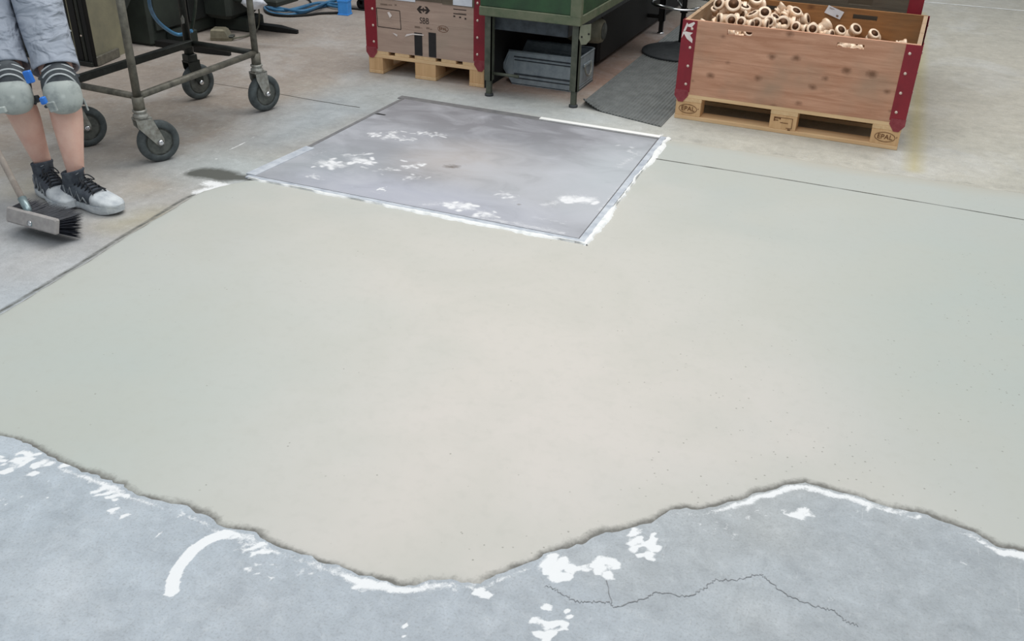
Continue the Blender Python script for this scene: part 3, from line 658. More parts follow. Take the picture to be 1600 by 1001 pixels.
for i in range(4):
    a, b = Vector((*pts[i], 0)), Vector((*pts[(i+1) % 4], 0)); t = (b-a).normalized(); nn = Vector((-t.y, t.x, 0))*.0022
    s.add([FRONT(0, -.0012, 0)@v for v in (a-nn, b-nn, b+nn, a+nn)], [(0, 1, 2, 3)])
s.build('stencil_frame', 'ink', fu)
lx0, lz0 = loc_l(661.5, 15.5)
s = MB(); A = 1.06
for sx in (-1, 1):
    for pl in ([(.042, 0), (.023, .021), (.008, .021), (.021, .0055), (.003, .0055), (.003, -.0055), (.021, -.0055), (.008, -.021), (.023, -.021)],):
        P_ = [(sx*x*A, z) for x, z in pl]
        if sx < 0: P_ = P_[::-1]
        s.prism(P_, .001, FRONT(lx0, -.0004, lz0))
s.prism([(-.0035, -.013), (.0035, -.013), (.0035, .013), (-.0035, .013)], .0012, FRONT(lx0, -.0004, lz0))
s.build('double_arrow_emblem', 'ink', fu)
a = loc_l(663, 33); text_mesh('SBB', .044, 'ink', fu, FRONT(a[0], -.001, a[1])@Matrix.Diagonal((.92, 1.15, 1, 1)))
a = loc_l(692, 45.5); oval(.036, .020, .0026, 'burn', fu, FRONT(a[0], -.0004, a[1])); text_mesh('EPAL', .025, 'burn', fu, FRONT(a[0], -.001, a[1]))
s = MB()
for (x0, y0, x1, y1) in ((648, 40.5, 656, 44.2), (656, 43.2, 660, 44.2), (666, 42.5, 671, 45.5), (671.5, 45, 675, 46.5), (595, 5, 606, 8.5), (607, 6.5, 613, 8.6), (617, 6.5, 620, 9)):
    a = loc_l(x0, y0); b = loc_l(x1, y1); s.prism([(a[0], b[1]), (b[0], b[1]), (b[0], a[1]), (a[0], a[1])], .0008, FRONT(0, -.0004, 0))
s.build('faded_stamp', 'ink_faint', fu)
s = MB()
for (x0, y0, x1, y1) in ((708, 14.8, 728, 15.8), (708, 21.8, 728, 22.8), (716, 19.6, 728, 20.8), (708, 24.2, 711, 26.8), (717, 25, 720, 27.4), (725.5, 26, 728, 28.8)):
    a = loc_l(x0, y0+(x0-708)*.12); b = loc_l(x1, y1+(x0-708)*.12); s.prism([(a[0], b[1]), (b[0], b[1]), (b[0], a[1]), (a[0], a[1])], .0008, FRONT(0, -.0004, 0))
s.build('pallet_pictogram', 'ink', fu)
# two black bars across the lower planks
for (x0, x1) in ((647.5, 659.5), (669.5, 681)):
    a = loc_l(x0, 50.5); b = loc_l(x1, 51); MB().box((a[0], -.0022, .004), (b[0], -.0004, a[1])).build('black_bar', 'tape', fl)
# darker top strip and papers
b = MB().box((.01, -.004, .330), (.79, -.0004, .399)); 
a = loc_l(600, 1); b_ = loc_l(660, 3)
MB().box((.545-.02, -.0045, .327), (.735, -.0006, .399)).build('dark_batten', 'crate_dark', fu)
MB().box((.34, -.0045, .333), (.524, -.0006, .399)).build('dark_batten', 'crate_dark', fu)
MB().box((.075, -.0055, .322), (.345, -.0046, .399)).build('paper_strip', 'paper', fu)
a = loc_l(708, 7.5); lab = MB().box((a[0], -.0062, a[1]), (a[0]+.125, -.0052, .399)).build('paper_label', 'paper', fu)
for i, pl in enumerate(([(606, 19), (609, 18), (613, 24), (610, 28)], [(633, 57), (636, 53), (645, 52), (663, 54), (662, 55.5), (645, 54)], [(614, 51), (621, 57), (622, 54), (618, 52)])):
    P_ = [loc_l(*p) for p in pl]; s = MB(); s.prism(P_, .001, FRONT(0, -.0030, 0)); recalc(s.build('film_scrap', 'film', fu if i != 1 else fl))
# ------------------------------------------------------------------ bronze fittings
def tube_prof(L, r, rc, lc, ri):      # hollow pipe with collars, from z=0 to L
    return [(r, 0), (r, L-lc-.004), (rc, L-lc), (rc, L-.002), (rc-.002, L)]
def ring_in(L, rc, ri): return [(rc-.002, L), (ri, L), (ri, L-.03), (ri*.9, L*.25), (.0001, L*.25)]
def fitting(kind, r):
    b = MB(); q = MB(); rc = r*1.28; ri = r*.78; lc = r*.55
    def arm(T, L):
        b.lathe(tube_prof(L, r, rc, lc, ri)[0:5]+[(ri+.0012, L)], T, 18); b.f.pop(); b.sm.pop()      # open end
        q.lathe([(ri+.0012, L), (ri, L-.001), (ri, L*.45), (.0001, L*.35)], T, 18)
    if kind == 'tee':
        arm(at(0, 0, 0, ry=R_(90)), r*2.1); arm(at(0, 0, 0, ry=R_(-90)), r*2.1); arm(Matrix(), r*2.0)
    elif kind == 'elbow':
        arm(at(r*.4, 0, 0, ry=R_(90)), r*1.7); arm(at(0, 0, r*.4), r*1.7)
        b.lathe([(.0001, -r*1.02), (r*.6, -r*.82), (r*1.0, -r*.2), (r*1.02, r*.4), (r, r*.6)], None, 18)
    elif kind == 'coupling':
        arm(Matrix(), r*1.5); arm(at(0, 0, 0, rx=R_(180)), r*1.5)
    elif kind == 'reducer':
        arm(Matrix(), r*1.5); b.lathe([(r*.55, -r*2.4), (r*.72, -r*2.35), (r*.72, -r*1.7), (r*.6, -r*1.6), (r*.6, -r*.6), (r, 0)], None, 18)
        b.lathe([(r*.9, -r*.9), (r*1.15, -r*.85), (r*1.15, -r*.45), (r*.9, -r*.4)], None, 6, False)
    return b, q
KINDS = {}
for k in ('tee', 'elbow', 'coupling', 'reducer'):
    b, q = fitting(k, .026); n0 = len(b.f); me_b = MB(); me_b.add(b.v, b.f, True); nb = len(me_b.f); me_b.add(q.v, q.f, True)
    me = me_b.mesh('pipe_'+k, 'bronze'); me.materials.append(M['bore'])
    mi = np.zeros(len(me.polygons), int); mi[nb:] = 1; me.polygons.foreach_set('material_index', mi); KINDS[k] = me
def heap(x, y):          # top of the heap above the crate floor
    u = (x-RX)/1.2; return .565-.245*min(1, max(0, u-.04)**.72)+.02*math.sin(9*x+4*y)+(-.03 if y > 5.8 and u > .6 else 0)
VIS = [  # px, py, kind, dir (azimuth deg of main opening, elevation), scale, label
 (1129, 10, 'elbow', (250, 25), 1.0, None), (1138, 30, 'tee', (300, 5), 1.0, None), (1150, 7, 'reducer', (230, 60), 1.25, None), (1145, 14, 'tee', (280, 35), 1.35, 'largest bronze tee at the upper left end of the heap, opening to the front'), (1160, 20, 'reducer', (320, 70), 1.1, 'slender bronze nipple standing upright beside the large tee'),
 (1176, 10, 'elbow', (300, 55), 1.25, 'bronze elbow with a wide dark mouth high in the heap behind the upright nipple'), (1170, 24, 'elbow', (230, 10), .9, None), (1180, 31, 'coupling', (200, 60), 1.1, None),
 (1193, 25, 'coupling', (285, 40), 1.15, 'bronze coupling with its round mouth facing up, left of the big middle coupling'), (1186, 36, 'elbow', (260, 10), .9, None), (1197, 35, 'elbow', (300, 20), .9, None), (1207, 33, 'reducer', (330, 60), .9, None),
 (1223, 36, 'tee', (278, 12), 1.25, 'big bronze tee in the middle of the heap, mouth facing the viewer'), (1238, 28, 'elbow', (315, 60), 1.1, 'bronze elbow with tilted oval rim just right of the big middle tee'), (1219, 14, 'reducer', (20, 50), .9, None), (1231, 20, 'coupling', (60, 30), .95, None), (1226, 22, 'reducer', (350, 60), .8, None),
 (1253, 31, 'reducer', (350, 20), 1.05, 'short bronze reducer lying sideways on the slope right of the middle tee'), (1248, 44, 'elbow', (250, 20), .9, None), (1267, 47, 'elbow', (285, 20), 1.0, None), (1284, 44, 'reducer', (40, 30), 1.2, 'bright bronze nipple leaning diagonally near the middle of the crate'), (1276, 46, 'tee', (140, 10), .85, None), (1293, 53, 'reducer', (330, 10), .8, None),
 (1309, 52, 'coupling', (310, 45), 1.0, 'bronze coupling ring standing near the right end of the heap, left one of two'), (1332, 50, 'coupling', (315, 45), 1.1, 'bronze coupling ring near the right end of the heap, right one of two'), (1359, 60, 'elbow', (310, 50), 1.0, 'bronze elbow peeping over the rim at the right end of the heap'),
 (1163, 37, 'tee', (250, 20), .9, None), (1213, 42, 'reducer', (200, 0), .9, None), (1406, 69, 'reducer', (10, 10), .9, 'lone bronze piece by the right wall of the crate')]
def ray_heap(px, py):
    d = FW+RT*(px-800)/F_PX-UP*(py-500.5)/F_PX; t = (5.22)/d[1]
    while t*d[1] < 5.90:
        p = Vector((d[0]*t, d[1]*t, CH+d[2]*t))
        if p.z < heap(p.x, p.y)+.012: return p
        t += .004
    return p
VLAB = {0: 'bronze elbow tucked into the far left corner of the crate', 1: 'bronze tee lying low in the left front corner of the crate', 2: 'bronze reducer behind the largest tee at the top edge of the photo', 6: 'small bronze elbow directly right of the upright nipple', 7: 'small tilted bronze coupling below the wide-mouthed elbow', 9: 'small bronze elbow at the front board below the coupling that faces up', 10: 'small bronze elbow at the front board under the right side of the up-facing coupling', 11: 'small bronze reducer between the up-facing coupling and the big middle tee', 14: 'small bronze reducer topmost behind the big middle tee', 15: 'bronze coupling lying just behind the right side of the big middle tee', 16: 'bronze reducer wedged directly behind the mouth of the big middle tee', 18: 'small bronze elbow low at the front board right of the middle tee', 19: 'bronze elbow just left of the bright leaning nipple', 21: 'small bronze tee under the bright leaning nipple', 22: 'small bronze reducer between the leaning nipple and the left ring', 26: 'small bronze tee against the front board above the left hand slot', 27: 'small bronze reducer against the front board below the big middle tee'}
XIN0, XIN1, YIN0, YIN1 = RX+.08, RX+1.12, RY+.085, RY+.72
for i, (px, py, kind, (az, el), sc, lb) in enumerate(VIS):
    p = ray_heap(px, py); p.x = min(max(p.x, XIN0), XIN1); p.y = min(max(p.y, YIN0), YIN1)
    d = Vector((math.cos(R_(az))*math.cos(R_(el)), math.sin(R_(az))*math.cos(R_(el)), math.sin(R_(el))))
    o = inst('pipe_'+kind, KINDS[kind]); q = d.to_track_quat('Z', 'Y'); o.rotation_euler = q.to_euler(); o.scale = (sc,)*3; o.location = p
    nm = {'tee': 'tee', 'elbow': 'elbow', 'coupling': 'coupling', 'reducer': 'reducer'}[kind]
    tag(o, lb or VLAB.get(i) or 'small cast bronze pipe %s showing at the top of the heap in the crate' % nm, 'pipe fitting', 'bronze pipe fittings in the wooden crate')
k = 0
for layer, zoff in ((0, .05),):
    for iy in range(5):
        for ix in range(13 if layer == 0 else 9):
            x = XIN0+(XIN1-XIN0)*(ix+.5*(iy % 2))/(12.5 if layer == 0 else 8.5)+random.uniform(-.012, .012); y = YIN0+(YIN1-YIN0)*iy/4+random.uniform(-.012, .012)
            x = min(max(x, XIN0), XIN1); kind = random.choice(['tee', 'elbow', 'coupling', 'reducer', 'elbow', 'tee'])
            o = inst('pipe_'+kind, KINDS[kind], None, (x, y, heap(x, y)-zoff), (random.uniform(0, 6.28), random.uniform(0, 6.28), random.uniform(0, 6.28)))
            o.scale = (random.uniform(.85, 1.1),)*3
            tag(o, 'small cast bronze pipe %s packed within the heap in the crate' % kind, 'pipe fitting', 'bronze pipe fittings in the wooden crate')
# two bright pieces behind each slot of the front board
for si, (px, py, kind, az, el) in enumerate(((1138.5, 51, 'coupling', 10, 5), (1148, 54, 'reducer', 190, 0), (1168, 56, 'elbow', 290, 50), (1318, 73, 'coupling', 60, 10), (1334, 77, 'tee', 20, 20), (1349, 79, 'coupling', 340, 20))):
    p = PL(px, py, 5.245); d = Vector((math.cos(R_(az))*math.cos(R_(el)), math.sin(R_(az))*math.cos(R_(el)), math.sin(R_(el))))
    o = inst('pipe_'+kind, KINDS[kind], None, p-Vector((0, 0, .008)), d.to_track_quat('Z', 'Y').to_euler()); o.scale = (.85,)*3
    tag(o, '%s of three bronze pieces glimpsed through the %s hand slot of the open crate' % (('leftmost', 'middle', 'rightmost')[si % 3], ('left', 'right')[si//3]), 'pipe fitting', 'bronze pipe fittings in the wooden crate')
# paper slip on the inside of the back board
pa, pb, pc, pd = [PL(x, y, RY+.772-.02) for x, y in ((1295, 8), (1319, 19), (1312, 30.5), (1288, 19.5))]
s = MB(); off = Vector((0, -.0012, 0)); vs = [pa, pb, pc, pd]; s.add([v for v in vs]+[v+off for v in vs], [(0, 1, 2, 3), (7, 6, 5, 4), (0, 4, 5, 1), (1, 5, 6, 2), (2, 6, 7, 3), (3, 7, 4, 0)])
s.v = [tuple(Vector(v)) for v in s.v]; pp = recalc(s.build('paper_slip', 'paper')); tag(pp, 'white paper slip stuck tilted inside the back wall of the fittings crate', 'label')
def onslip(u, v): return pa+(pb-pa)*u+(pd-pa)*v+off*1.3
s = MB()
for (u0, v0, u1, v1) in ((.70, .62, .84, .86), (.12, .16, .42, .22), (.12, .28, .34, .32)): s.add([onslip(u0, v0), onslip(u1, v0), onslip(u1, v1), onslip(u0, v1)], [(0, 1, 2, 3)])
s.build('print', 'ink_faint', pp)

# ------------------------------------------------------------------ green machine stand with its bin and motor
gm = empty('green_machine', (-2.0, 5.06, 0), 0, 'long worn green sheet steel machine stand between the two crates', 'machine')
gx = lambda x: x+2.0
gy = lambda y: y-5.06
def gb(name, a, b, m, bev=.004, par=gm): return MB().box((gx(a[0]), gy(a[1]), a[2]), (gx(b[0]), gy(b[1]), b[2]), bev).build(name, m, par)
gb('housing', (-2.295, 5.045, .52), (-1.690, 9.0, 1.0), 'green')
gb('edge_trim', (-2.300, 5.040, .468), (-1.685, 9.01, .520), 'green_lip')
gb('corner_trim', (-1.745, 5.038, .515), (-1.683, 5.075, .99), 'green_lip', .002)
gb('drip_tray', (-2.24, 5.12, .38), (-1.78, 6.9, .462), 'galv_dark')
for (x, y) in ((-2.245, 5.075), (-1.715, 5.09), (-2.245, 7.15), (-1.75, 7.17)):
    far = y > 6; m = 'black' if far else 'steel_leg'
    lg = MB(); lg.box((gx(x)-.022, gy(y)-.022, .095), (gx(x)+.022, gy(y)-.015, .468)); lg.box((gx(x)+.015, gy(y)-.022, .095), (gx(x)+.022, gy(y)+.022, .468)); lg.box((gx(x)-.022, gy(y)-.015, .095), (gx(x)+.015, gy(y)+.015, .468))
    l = lg.build('leg', m, gm)
    MB().box((gx(x)-.015, gy(y)-.015, .012), (gx(x)+.015, gy(y)+.015, .095), .002).build('leg_extension', m, l)
    MB().lathe([(.026, 0), (.026, .012), (.012, .016)], at(gx(x), gy(y), 0), 16).build('foot', 'rubber' if not far else 'chrome', l)
MB().tube([(gx(-2.225), 0.02, .135), (gx(-2.06), 0.02, .135)], .009, 10).build('rail_stub', 'steel_leg', gm)
gb('side_rail', (-2.20, 7.15, .115), (-1.77, 7.18, .14), 'black', .003)
p = MB(); T = Matrix.Translation((gx(-1.692), gy(5.092), 0))@Matrix.Rotation(R_(90), 4, 'X')
p.prism([(.0, .47), (.062, .485), (.062, .40), (.04, .372), (.012, .366), (-.004, .40)], .006, Matrix.Translation((gx(-1.690), gy(5.066), 0))@Matrix.Rotation(R_(90), 4, 'X'))
bp = p.build('bracket_plate', 'plate_leg', gm)
for dx_, dz_ in ((.052, .43), (.012, .41)): MB().lathe([(.006, 0), (.005, .003), (.0001, .004)], Matrix.Translation((gx(-1.690)+dx_, gy(5.060), dz_))@Matrix.Rotation(R_(90), 4, 'X'), 8).build('screw', 'black', bp)
gb('shade_panel', (-2.292, 5.11, .03), (-2.280, 9.0, .466), 'black', .002)  # added black sheet standing in for the dark under the machine
gb('dark_box', (-2.27, 6.0, .02), (-1.86, 8.9, .466), 'black', .02)  # black mass added in place of the deep shadow under the machine
mt = MB().lathe([(.02, -.16), (.07, -.15), (.078, -.13), (.08, .0), (.078, .05), (.068, .075), (.055, .08)], at(gx(-1.86), gy(5.80), .285, ry=R_(90)), 28).build('motor', 'motor', gm)
fc = MB(); fc.lathe([(.052, .0802), (.050, .086), (.0001, .087)], at(gx(-1.86), gy(5.80), .285, ry=R_(90)), 24); fc.build('fan_cover', 'hub', mt)
gb('motor_mount', (-2.0, 5.76, .35), (-1.88, 5.84, .40), 'black', .004)

bn = empty('storage_bin', (-1.79, 5.37, 0), 0, 'galvanised ribbed steel storage bin standing under the green machine', 'bin')
L_, Wd, Hh, tk = .452, .30, .206, .0025
prof = [(-L_, .0), (-L_, 0), (-.50, .10), (-.455, Hh), (0, Hh), (0, 0)]
side = [(-.43, 0), (-.50, .102), (-.455, Hh), (0, Hh), (0, 0)]
for y0 in (0, Wd-tk):
    sd_ = MB().prism(side, tk, Matrix.Translation((0, y0+tk, 0))@Matrix.Rotation(R_(90), 4, 'X')).build('side_wall', 'galv', bn)
    if y0 == 0:
        for zz, hh in ((.168, .008), (.150, .006), (.062, .010), (.040, .006)):
            MB().box((-.42, -.005, zz), (-.03, .0, zz+hh), .002).build('rib', 'galv_dark', sd_)
        MB().box((-.422, -.005, .05), (-.416, .0, .165), .0015).build('rib', 'galv', sd_)
        MB().tube([(-.455, -.004, .175), (-.474, -.006, .105), (-.455, -.004, .05)], .004, 8).build('edge_wire', 'galv', sd_)
        s = MB()
        for j in range(6): s.prism([(-.33+j*.015, .105), (-.322+j*.015, .105), (-.320+j*.015, .125), (-.328+j*.015, .125)], .0012, Matrix.Translation((0, -.0002, 0))@Matrix.Rotation(R_(90), 4, 'X'))
        s.build('embossed_mark', 'galv', sd_)
    else:
        for zz in (.165, .145): MB().box((-.42, -.004, zz), (-.03, .0, zz+.006), .002, Matrix.Translation((0, y0, 0))).build('rib', 'galv', sd_)
ew = MB().box((-tk, 0, 0), (0, Wd, Hh)).build('end_wall', 'galv', bn)
MB().box((-.43, 0, .004), (0, Wd, .008)).build('bottom', 'galv_dark', bn)
MB().prism([(-.43, 0), (-.4275, 0), (-.4975, .102), (-.50, .102)], Wd, Matrix.Translation((0, Wd, 0))@Matrix.Rotation(R_(90), 4, 'X')).build('front_lip', 'galv', bn)
MB().tube([(-.455, 0, Hh), (-.01, 0, Hh), (0, .01, Hh), (0, Wd-.01, Hh), (-.01, Wd, Hh), (-.455, Wd, Hh)], .006, 8).build('rolled_rim', 'galv', bn)
for zz in (.03, .015): MB().box((0, .02, zz), (.004, Wd-.02, zz+.007), .0015).build('rib', 'galv', ew)
hd = MB().box((0, .085, .135), (.010, .215, .155), .003).build('handle_bracket', 'galv', bn)
MB().tube(smooth_pts([(.008, .095, .15), (.016, .10, .10), (.02, .15, .075), (.016, .20, .10), (.008, .205, .15)]), .006, 8).build('handle', 'fork', bn)

# ------------------------------------------------------------------ ribbed rubber mat
MLn, MWd = 4.3, .54
mm = MB(); nr = 26; ny = 60
rows = []
for j in range(ny+1):
    y = MLn*(j/ny)**1.6; row = []
    for i in range(nr*4+1):
        u = i/(nr*4); x = u*MWd; ph = i % 4
        z = .009 if ph in (1, 2) else .0045
        curl = max(0, 1-math.hypot(u/.32, y/.14)); z += .045*curl**1.3
        row.append((x+.03*curl, y+.008*curl, z))
    rows.append(row)
vs = [v for r_ in rows for v in r_]; w_ = nr*4+1; fs = []
for j in range(ny):
    for i in range(nr*4): fs.append((j*w_+i, j*w_+i+1, (j+1)*w_+i+1, (j+1)*w_+i))
mm.add(vs, fs)
vb = [(v[0], v[1], max(v[2]-.0055, .0005) if v[2] < .011 else v[2]-.006) for v in vs]; b0 = len(mm.v); mm.v += vb
edge = [j*w_ for j in range(ny+1)]
def skirt(ids):
    for a, b in zip(ids[:-1], ids[1:]): mm.f.append((a, b, b0+b, b0+a)); mm.sm.append(False)
skirt(list(range(w_))[::-1]); skirt([j*w_ for j in range(ny+1)]); skirt([j*w_+w_-1 for j in range(ny+1)][::-1]); skirt([ny*w_+i for i in range(w_)])
mo = mm.build('rubber_mat', 'matrub'); mo.location = G(903, 166); mo.rotation_euler = (0, 0, -.001)
cA, cB = G(903, 166), G(1030, 198); ang = math.atan2(cB.y-cA.y, cB.x-cA.x)
for v in mo.data.vertices: v.co.y += v.co.x*math.tan(ang)*max(0, 1-v.co.y/1.2)
tag(mo, 'long grey ribbed rubber floor mat with one lifted corner beside the green machine', 'mat')

# ------------------------------------------------------------------ work stool
st = empty('work_stool', (-1.465, 6.62, .009), 0, 'round-based work stool with chrome foot ring standing on the ribbed mat', 'stool')
MB().lathe([(.262, 0), (.266, .008), (.262, .016), (.20, .034), (.12, .046), (.06, .058), (.045, .075), (.0001, .078)], None, 48).build('base', 'rubber', st)
MB().lathe([(.017, .07), (.017, .62)], None, 20).build('column', 'black', st)
MB().lathe([(.024, .50), (.024, .62)], None, 20).build('lift_sleeve', 'hub', st)
rg = MB().tube([(.225*math.cos(a*math.pi/20), .225*math.sin(a*math.pi/20), .335) for a in range(40)], .0075, 10, closed=True).build('foot_ring', 'chrome', st)
for a in (-150, -60, 30, 120):
    c_, s_ = math.cos(R_(a)), math.sin(R_(a)); MB().tube([(.222*c_, .222*s_, .335), (.018*c_, .018*s_, .29)], .006, 8).build('spoke', 'chrome', rg)
MB().lathe([(.026, .275), (.026, .305)], None, 20).build('ring_hub', 'black', st)
MB().lathe([(.0001, .60), (.08, .605), (.17, .625), (.185, .65), (.175, .675), (.0001, .685)], None, 36).build('seat', 'rubber', st)

# ------------------------------------------------------------------ tube trolley
CX, CY = -3.235, 3.285
tr = empty('tube_trolley', (CX, CY, 0), 0, 'grimy steel tube trolley on four swivel casters behind the worker', 'trolley')
NP, RP, BP, LP = (0, 0), (-.012, .915), (-.478, .93), (-.455, .02)
ZR = .325
def cast(pos, ang, trail, lean=0., square=False, m_fork='fork'):
    x, y = pos; T0 = Matrix.Translation((x, y, 0))@Matrix.Rotation(R_(ang), 4, 'Z')     # local +x = trailing direction
    def b_(mb, name, m, par=None):
        o = mb.build(name, m, tr); o.data.transform(T0); return o
    c = b_(MB().lathe([(.030, .225), (.034, .228), (.034, .240), (.028, .243), (.028, .252), (.033, .255), (.033, .262), (.02, .266)], None, 24) if not square else MB().box((-.03, -.03, .222), (.03, .03, .262), .003), 'caster', m_fork)
    def s_(mb, name, m):
        o = mb.build(name, m, c); o.data.transform(T0); return o
    f = MB()
    for sy in (-1, 1):
        T = Matrix.Translation((0, sy*.029+(.0015), 0))@Matrix.Rotation(R_(90), 4, 'X')
        f.prism([(-.034, .225), (.040, .225), (trail+.020, .115), (trail+.018, .088), (trail-.004, .082), (trail-.020, .095), (-.030, .185)], .003, T)
    f.box((-.034, -.0305, .219), (.042, .0305, .226))
    s_(f, 'caster_fork', m_fork)
    T = Matrix.Translation((trail, 0, .1))@Matrix.Rotation(R_(90), 4, 'X')
    s_(MB().lathe([(.066, -.020), (.076, -.022), (.090, -.021), (.098, -.014), (.1, -.005), (.1, .005), (.098, .014), (.090, .021), (.076, .022), (.066, .020)], T, 40, closed=True), 'tyre', 'tyre')
    s_(MB().lathe([(.0665, -.019), (.058, -.019), (.052, -.010), (.030, -.010), (.024, -.024), (.0001, -.024)], T, 32), 'wheel_hub', 'hub')
    s_(MB().lathe([(.0665, .019), (.058, .019), (.052, .010), (.030, .010), (.024, .024), (.0001, .024)], T, 32), 'wheel_hub', 'hub')
    for sg in (-1, 1): s_(MB().lathe([(.014, .0), (.014, .008), (.009, .012), (.0001, .014)], Matrix.Translation((trail, -sg*.0315, .1))@Matrix.Rotation(R_(90*sg), 4, 'X'), 12), 'axle_bolt', 'chrome')
    return c
cast(NP, 62, .062); cast(RP, 74, .030); cast(BP, 74, .030, square=True, m_fork='trolley_dark'); cast(LP, 60, .05)
def post(p, m, r, z0=.262, z1=.92):
    MB().tube([(p[0], p[1], ZR-.02), (p[0], p[1], z1)], r, 14).build('post', m, tr)
    MB().tube([(p[0], p[1], z0-.003), (p[0], p[1], ZR)], r*1.45 if m != 'trolley_dark' else .026, 14).build('post_socket', m, tr)
post(NP, 'trolley', .0185); post(RP, 'trolley', .0175); post(BP, 'trolley_dark', .021); post(LP, 'trolley', .018)
def rail(a, b, m, r, z=ZR): return MB().tube([(a[0], a[1], z), (b[0], b[1], z)], r, 12).build('rail', m, tr)
rail(NP, RP, 'trolley', .0165); rail(LP, NP, 'trolley', .0155); rail(BP, RP, 'trolley_dark', .0165)
MB().box((-.47, .02, ZR-.018), (-.435, .93, ZR+.018), .004).build('rail', 'trolley_dark', tr)
for (p, q) in ((NP, RP), (RP, BP), (BP, LP), (LP, NP)): MB().tube([(p[0], p[1], .80), (q[0], q[1], .80)], .016, 12).build('rail', 'trolley_dark', tr)
MB().box((-.50, -.03, .82), (.02, .96, .84), .004).build('tray', 'trolley_dark', tr)
MB().prism([(0, 0), (.0, .09), (.09, .09)], .01, Matrix.Translation((-.0, .005, .70))@Matrix.Rotation(R_(90), 4, 'Z')@Matrix.Rotation(R_(90), 4, 'X')).build('gusset', 'trolley_dark', tr)
MB().prism([(-.006, 0), (.010, .005), (.012, .03), (.004, .05), (-.008, .03)], .002, Matrix.Translation((BP[0]+.006, BP[1]-.0215, .43))@Matrix.Rotation(R_(20), 4, 'Z')@Matrix.Rotation(R_(90), 4, 'X')).build('peeled_tape', 'fork', tr)

# ------------------------------------------------------------------ machines behind the trolley
mb_ = empty('grimy_machine', (-4.75, 5.05, 0), 0, 'grimy dark green machine tool standing behind the trolley', 'machine')
def bx(par, org, name, a, b, m, bev=.006): return MB().box((a[0]-org[0], a[1]-org[1], a[2]), (b[0]-org[0], b[1]-org[1], b[2]), bev).build(name, m, par)
O1 = (-4.75, 5.05)
bx(mb_, O1, 'body', (-5.7, 5.06, 0), (-4.76, 6.05, 1.3), 'blackgreen', .02)
bx(mb_, O1, 'dark_panel', (-4.76, 5.10, .10), (-4.735, 5.42, 1.25), 'blackgreen', .006)
bx(mb_, O1, 'dark_panel', (-4.76, 5.44, .10), (-4.738, 5.72, 1.25), 'darkcab', .006)
bx(mb_, O1, 'dark_box', (-4.76, 5.60, .10), (-4.52, 5.98, 1.0), 'blackgreen', .03)
bx(mb_, O1, 'foot_block', (-4.76, 5.20, 0), (-4.60, 5.34, .085), 'blackgreen', .008)
bx(mb_, O1, 'foot_block', (-4.76, 5.72, 0), (-4.46, 5.92, .10), 'blackgreen', .01)
def tine(y, x0, x1):
    s = MB(); T = Matrix.Translation((-O1[0], y-O1[1], 0))
    vs = []
    for x, w in ((x0, .035), (x1-.16, .035), (x1, .012)):
        for (yy, zz) in ((-w, .002), (w, .002), (w, .040 if x < x1 else .026), (-w, .040 if x < x1 else .026)): vs.append(T@Vector((x, yy, zz)))
    s.loft([vs[0:4], vs[4:8], vs[8:12]], True, False); return s.build('support_foot', 'black', mb_)
tine(5.115, -4.76, -4.16); tine(5.86, -4.62, -4.13)
# pressure knob and glint fittings
MB().lathe([(.012, 0), (.012, .01), (.006, .016), (.0001, .018)], at(-4.735-O1[0], 5.22-O1[1], .42, ry=R_(90)), 12).build('latch', 'fork', mb_)
oc = empty('olive_cabinet', (-4.85, 4.35, 0), 0, 'dusty olive sheet metal cabinet behind the worker, left of the dark green machine', 'cabinet')
O2 = (-4.85, 4.35)
def cab_panel():
    A, B = G(150, 104), G(198, 82)
    vs = [A, B, Vector((A.x-1.0, B.y, 0)), Vector((A.x-1.0, A.y, 0))]; vs = [v-Vector((O2[0], O2[1], 0)) for v in vs]
    s = MB(); s.add([v+Vector((0, 0, z)) for z in (.0, 1.2) for v in vs], [(3, 2, 1, 0), (4, 5, 6, 7), (0, 1, 5, 4), (1, 2, 6, 5), (2, 3, 7, 6), (3, 0, 4, 7)]); return s
recalc(cab_panel().build('body', 'olive', oc))
A, B = G(150, 104), G(198, 82); nrm = Vector((B.y-A.y, -(B.x-A.x), 0)).normalized()
MB().tube([A-Vector((O2[0], O2[1], 0))+Vector((0, 0, .0))-nrm*0.0, A-Vector((O2[0], O2[1], 0))+Vector((0, 0, 1.2))], .014, 8).build('corner_post', 'black', oc)
MB().box((0, 0, 0), (.26, .02, .06), .004, Matrix.Translation(A-Vector((O2[0], O2[1], -.001)))@Matrix.Rotation(math.atan2(B.y-A.y, B.x-A.x), 4, 'Z')@Matrix.Translation((0, -.022, 0))).build('plinth', 'trolley', oc)
C0 = A-Vector((O2[0], O2[1], 0))
for i, (xa, w_, mm_) in enumerate(((-.95, .80, 'darkcab'), (-.13, .05, 'black'), (-.065, .022, 'trolley_dark'), (-.03, .03, 'black'))):
    MB().box((xa, -.008-.004*i, .03), (xa+w_, 0.02, 1.19), .003, Matrix.Translation((C0.x, C0.y+.0, 0))).build('dark_panel' if i == 0 else 'edge_strip', mm_, oc)  # widest sheet paints the shade on the olive cabinet's front face
MB().box((-.95, -.03, .0), (-.0, .0, .03), .003, Matrix.Translation((C0.x, C0.y, 0))).build('plinth', 'trolley_dark', oc)
MB().lathe([(.007, 0), (.006, .004), (.0001, .006)], Matrix.Translation((C0.x-.055, C0.y-.017, .19))@Matrix.Rotation(R_(90), 4, 'X'), 10).build('screw', 'rivet', oc)
